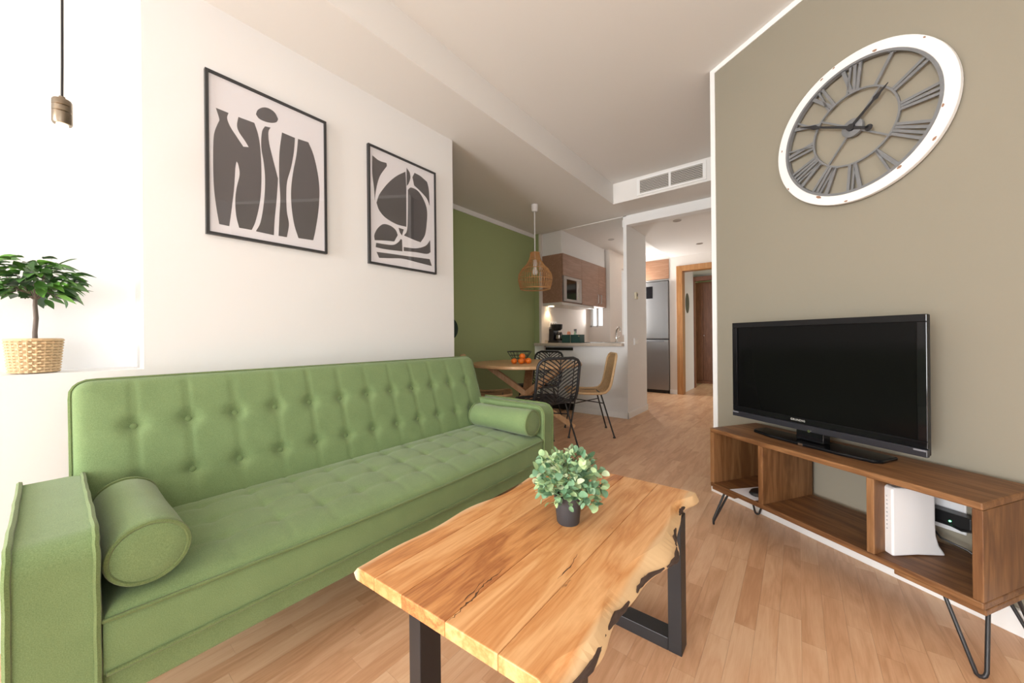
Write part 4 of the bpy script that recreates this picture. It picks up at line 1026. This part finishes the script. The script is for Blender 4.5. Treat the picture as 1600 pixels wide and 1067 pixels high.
ob = thing('soap_bottle', 'small coral bottle standing in the teal box', 'bottle', (-2.48, 4.43, .916))
MB().lathe([(0, 0), (.024, 0), (.026, .01), (.026, .125), (.020, .15), (0, .152)], 20).build('body', plain('coral_plastic', (.85, .35, .22), .35), ob, smooth=True)
MB().lathe([(0, .152), (.010, .152), (.010, .166), (0, .166)], 14).build('cap', WPLAST, ob, smooth=True)
wc = thing('wall_cabinet', 'brown wood-grain wall cabinets with an integrated microwave', 'kitchen cabinet', (0, 0, 0))
MB().box(-2.80, -2.492, 4.268, 4.286, 1.468, 2.122).box(-2.80, -2.492, 4.80, 4.818, 1.468, 2.122).box(-2.80, -2.492, 5.642, 5.66, 1.468, 2.122).box(-2.80, -2.492, 4.286, 5.642, 2.104, 2.122).box(-2.80, -2.492, 4.286, 5.642, 1.468, 1.478).box(-2.80, -2.785, 4.286, 5.642, 1.478, 2.104).build('carcass', CABW, wc)
for a, b, c, d in ((4.270, 4.808, 1.826, 2.122), (4.812, 5.376, 1.468, 2.122), (5.380, 5.658, 1.468, 2.122)):
    dr = MB().box(-2.490, -2.470, a, b, c, d).build('door', CABW, wc, bevel=.0015)
    if c < 1.5:
        y_ = 5.322 if a < 5 else 5.432
        MB().tube([(-2.470, y_, 1.52), (-2.448, y_, 1.522), (-2.448, y_, 1.65), (-2.470, y_, 1.652)], .005, 8).build('handle', STEEL, dr, smooth=True)
mw = thing('microwave', 'steel built-in microwave in the wall cabinet', 'microwave', (-2.49, 4.29, 1.479))
MB().box(-.28, 0, .002, .508, .002, .342).build('body', plain('microwave_case', (.2, .2, .2), .5), mw)
mb = MB()
for a, b, c, d in ((0, .512, 0, .035), (0, .512, .305, .345), (0, .075, .035, .305), (.36, .512, .035, .305)): mb.box(0, .022, a, b, c, d)
mb.build('front_frame', plain('dull_steel', (.34, .31, .29), .45, metal=.8), mw, bevel=.003)
MB().box(.004, .012, .075, .36, .035, .305).build('window', GLOSSB, mw)
MB().box(.022, .030, .395, .405, .05, .29).build('handle', CHROME, mw)
hd = thing('cooker_hood', 'slim pale cooker hood with a lit lamp under the wall cabinets', 'cooker hood', (-2.80, 4.27, 1.430))
MB().box(0, .31, 0, .98, 0, .036).build('body', plain('pale_hood', (.66, .62, .57), .4), hd, bevel=.003)
MB().box(.03, .09, .09, .15, -.004, 0).build('lamp_lens', emit('lit_hood_lamp', (1, .78, .5), 14), hd)
sl = bpy.data.lights.new('hood_lamp', 'SPOT'); sl.energy = 5; sl.color = (1, .72, .42); sl.spot_size = 2.0; sl.spot_blend = .8; sl.shadow_soft_size = .02
slo = bpy.data.objects.new('hood_lamp', sl); COL.objects.link(slo); slo.parent = hd; slo.location = (.06, .12, -.012)
ws = thing('wall_socket', 'white triple socket on the kitchen wall behind the coffee maker', 'socket', (-2.80, 4.43, 1.135))
MB().box(0, .010, 0, .20, 0, .085).build('plate', WPLAST, ws, bevel=.002)
for y_ in (.04, .10, .16): MB().lathe([(0, 0), (.022, 0), (.022, .002), (0, .002)], 16).map(lambda x, y, z: (.0101 + z, y_ + x, .042 + y)).build('outlet', plain('outlet_grey', (.35, .35, .36), .5) if 'outlet_grey' not in bpy.data.materials else bpy.data.materials['outlet_grey'], ws)

fg = thing('fridge', 'tall steel fridge freezer in the alcove beyond the partition', 'fridge', (-2.035, 6.60, 0))
MB().box(-.295, .295, .03, .58, .05, 1.945).build('cabinet', plain('grey_case', (.12, .12, .125), .5), fg)
FST = plain('fridge_steel', (.34, .34, .345), .34, metal=1, bump=.03, bscale=200)
MB().box(-.293, .293, -.03, .027, .95, 1.945).build('upper_door', FST, fg, bevel=.006)
ld = MB().box(-.293, .293, -.03, .027, .06, .930).build('lower_door', FST, fg, bevel=.006)
MB().box(-.20, .22, -.034, -.029, .895, .922).build('grip', plain('grip_grey', (.16, .16, .17), .4), ld)
MB().box(-.075, .035, -.034, -.029, 1.66, 1.87).build('display', GLOSSB, fg)
MB().box(-.28, .28, .02, .5, 0, .055).build('plinth', BLACKP, fg)
fc = thing('overhead_cabinet', 'brown wood-grain cupboard above the steel fridge', 'kitchen cabinet', (-2.035, 6.61, 1.99))
MB().box(-.298, .298, .02, .58, 0, .34).build('carcass', CABW2, fc)
MB().box(-.298, .298, .012, .58, .341, .438).build('filler_panel', KWHITE, fc)
MB().box(-.298, .298, 0, .018, 0, .338).build('door', CABW2, fc, bevel=.002)
MB().box(-.298, .298, .005, .4, -.028, -.004).build('light_rail', STEEL, fc)

# small things on the partition and ceilings
th = thing('thermostat', 'small beige thermostat on the white partition', 'thermostat', (-1.605, 4.575, 1.46))
MB().box(0, .022, -.035, .035, 0, .085).build('housing', plain('cream_plastic', (.62, .55, .40), .5), th, bevel=.004)
MB().box(.022, .0235, -.005, .028, .035, .07).build('display', plain('lcd_dark', (.05, .055, .05), .3), th)
sw = thing('light_switch', 'white double light switch on the partition below the thermostat', 'light switch', (-1.605, 4.50, .885))
MB().box(0, .009, 0, .16, 0, .082).build('plate', WPLAST, sw, bevel=.003)
for a in (.012, .085): MB().box(.009, .013, a, a + .063, .010, .072).build('rocker', TRIMW, sw, bevel=.002)
for lb, x_, y_, z_ in (('recessed ceiling spot just inside the hall', -1.10, 4.56, ZH), ('recessed ceiling spot near the far door frame', -1.12, 5.90, ZH), ('recessed ceiling spot in the kitchen', -2.16, 5.15, ZK)):
    t = thing('ceiling_spot', lb, 'ceiling spot', (x_, y_, z_), 0, 'recessed spots')
    MB().lathe([(.030, -.002), (.045, -.004), (.047, 0), (.030, 0)], 28).build('trim_ring', plain('brushed_ring', (.35, .33, .31), .4, metal=.6) if 'brushed_ring' not in bpy.data.materials else bpy.data.materials['brushed_ring'], t, smooth=True)
    MB().lathe([(0, -.0015), (.030, -.0015), (.030, 0), (0, 0)], 24).build('lens', plain('spot_lens', (.25, .23, .21), .2) if 'spot_lens' not in bpy.data.materials else bpy.data.materials['spot_lens'], t)
ac = thing('air_vent', 'white air conditioning grille in the lowered ceiling strip', 'air vent', (-1.315, 3.829, 2.462))
AW, AH = .655, .178
mb = MB()
for a, b, c, d in ((0, AW, 0, .022), (0, AW, AH - .022, AH), (0, .032, .022, AH - .022), (AW - .032, AW, .022, AH - .022), (AW / 2 - .011, AW / 2 + .011, .022, AH - .022)): mb.box(a, b, -.010, 0, c, d)
mb.build('grille_frame', TRIMW, ac, bevel=.002)
MB().box(.03, AW - .03, -.003, 0, .02, AH - .02).build('duct_shadow', plain('painted_duct_shade', (.05, .045, .04), .9), ac)  # dark plate, painted as the shade inside the duct
for x0_, x1_ in ((.032, AW / 2 - .011), (AW / 2 + .011, AW - .032)):
    for i in range(8):
        z_ = .030 + i * .0165
        MB().add([(x0_, -.010, z_ - .003), (x1_, -.010, z_ - .003), (x1_, -.003, z_ + .008), (x0_, -.003, z_ + .008), (x0_, -.009, z_ - .0045), (x1_, -.009, z_ - .0045), (x1_, -.002, z_ + .0065), (x0_, -.002, z_ + .0065)],
                 [(0, 1, 2, 3), (7, 6, 5, 4), (0, 4, 5, 1), (1, 5, 6, 2), (2, 6, 7, 3), (3, 7, 4, 0)]).build('slat', plain('vent_slat', (.62, .59, .54), .5) if 'vent_slat' not in bpy.data.materials else bpy.data.materials['vent_slat'], ac)
# beyond the far doorway
od = thing('wall_ornament', 'dark oval ornament on the corridor wall behind the door frame', 'wall ornament', (-1.56, 7.12, 1.585))
MB().lathe([(0, .012), (.10, .010), (.14, .004), (.14, 0), (0, 0)], 36).map(lambda x, y, z: (z, x, y * 1.28)).build('disc', plain('dark_bronze_disc', (.06, .045, .025), .4, var=.4, vscale=30), od, smooth=True)
wd = thing('wardrobe', 'red brown wooden wardrobe deep in the far room', 'wardrobe', (-1.51, 8.45, 0))
MB().box(-.28, .20, .02, .5, .05, 2.12).build('body', WARDW, wd)
for a, b in ((-.28, -.042), (-.038, .20)): MB().box(a, b, 0, .018, .06, 2.10).build('door', WARDW, wd, bevel=.003)
MB().box(-.28, .20, .01, .48, 0, .05).build('plinth', WARDW, wd)
MB().lathe([(0, 0), (.008, 0), (.014, .014), (.010, .022), (0, .022)], 14).map(lambda x, y, z: (x - .02, -z, y + 1.0)).build('knob', CHROME, wd, smooth=True)
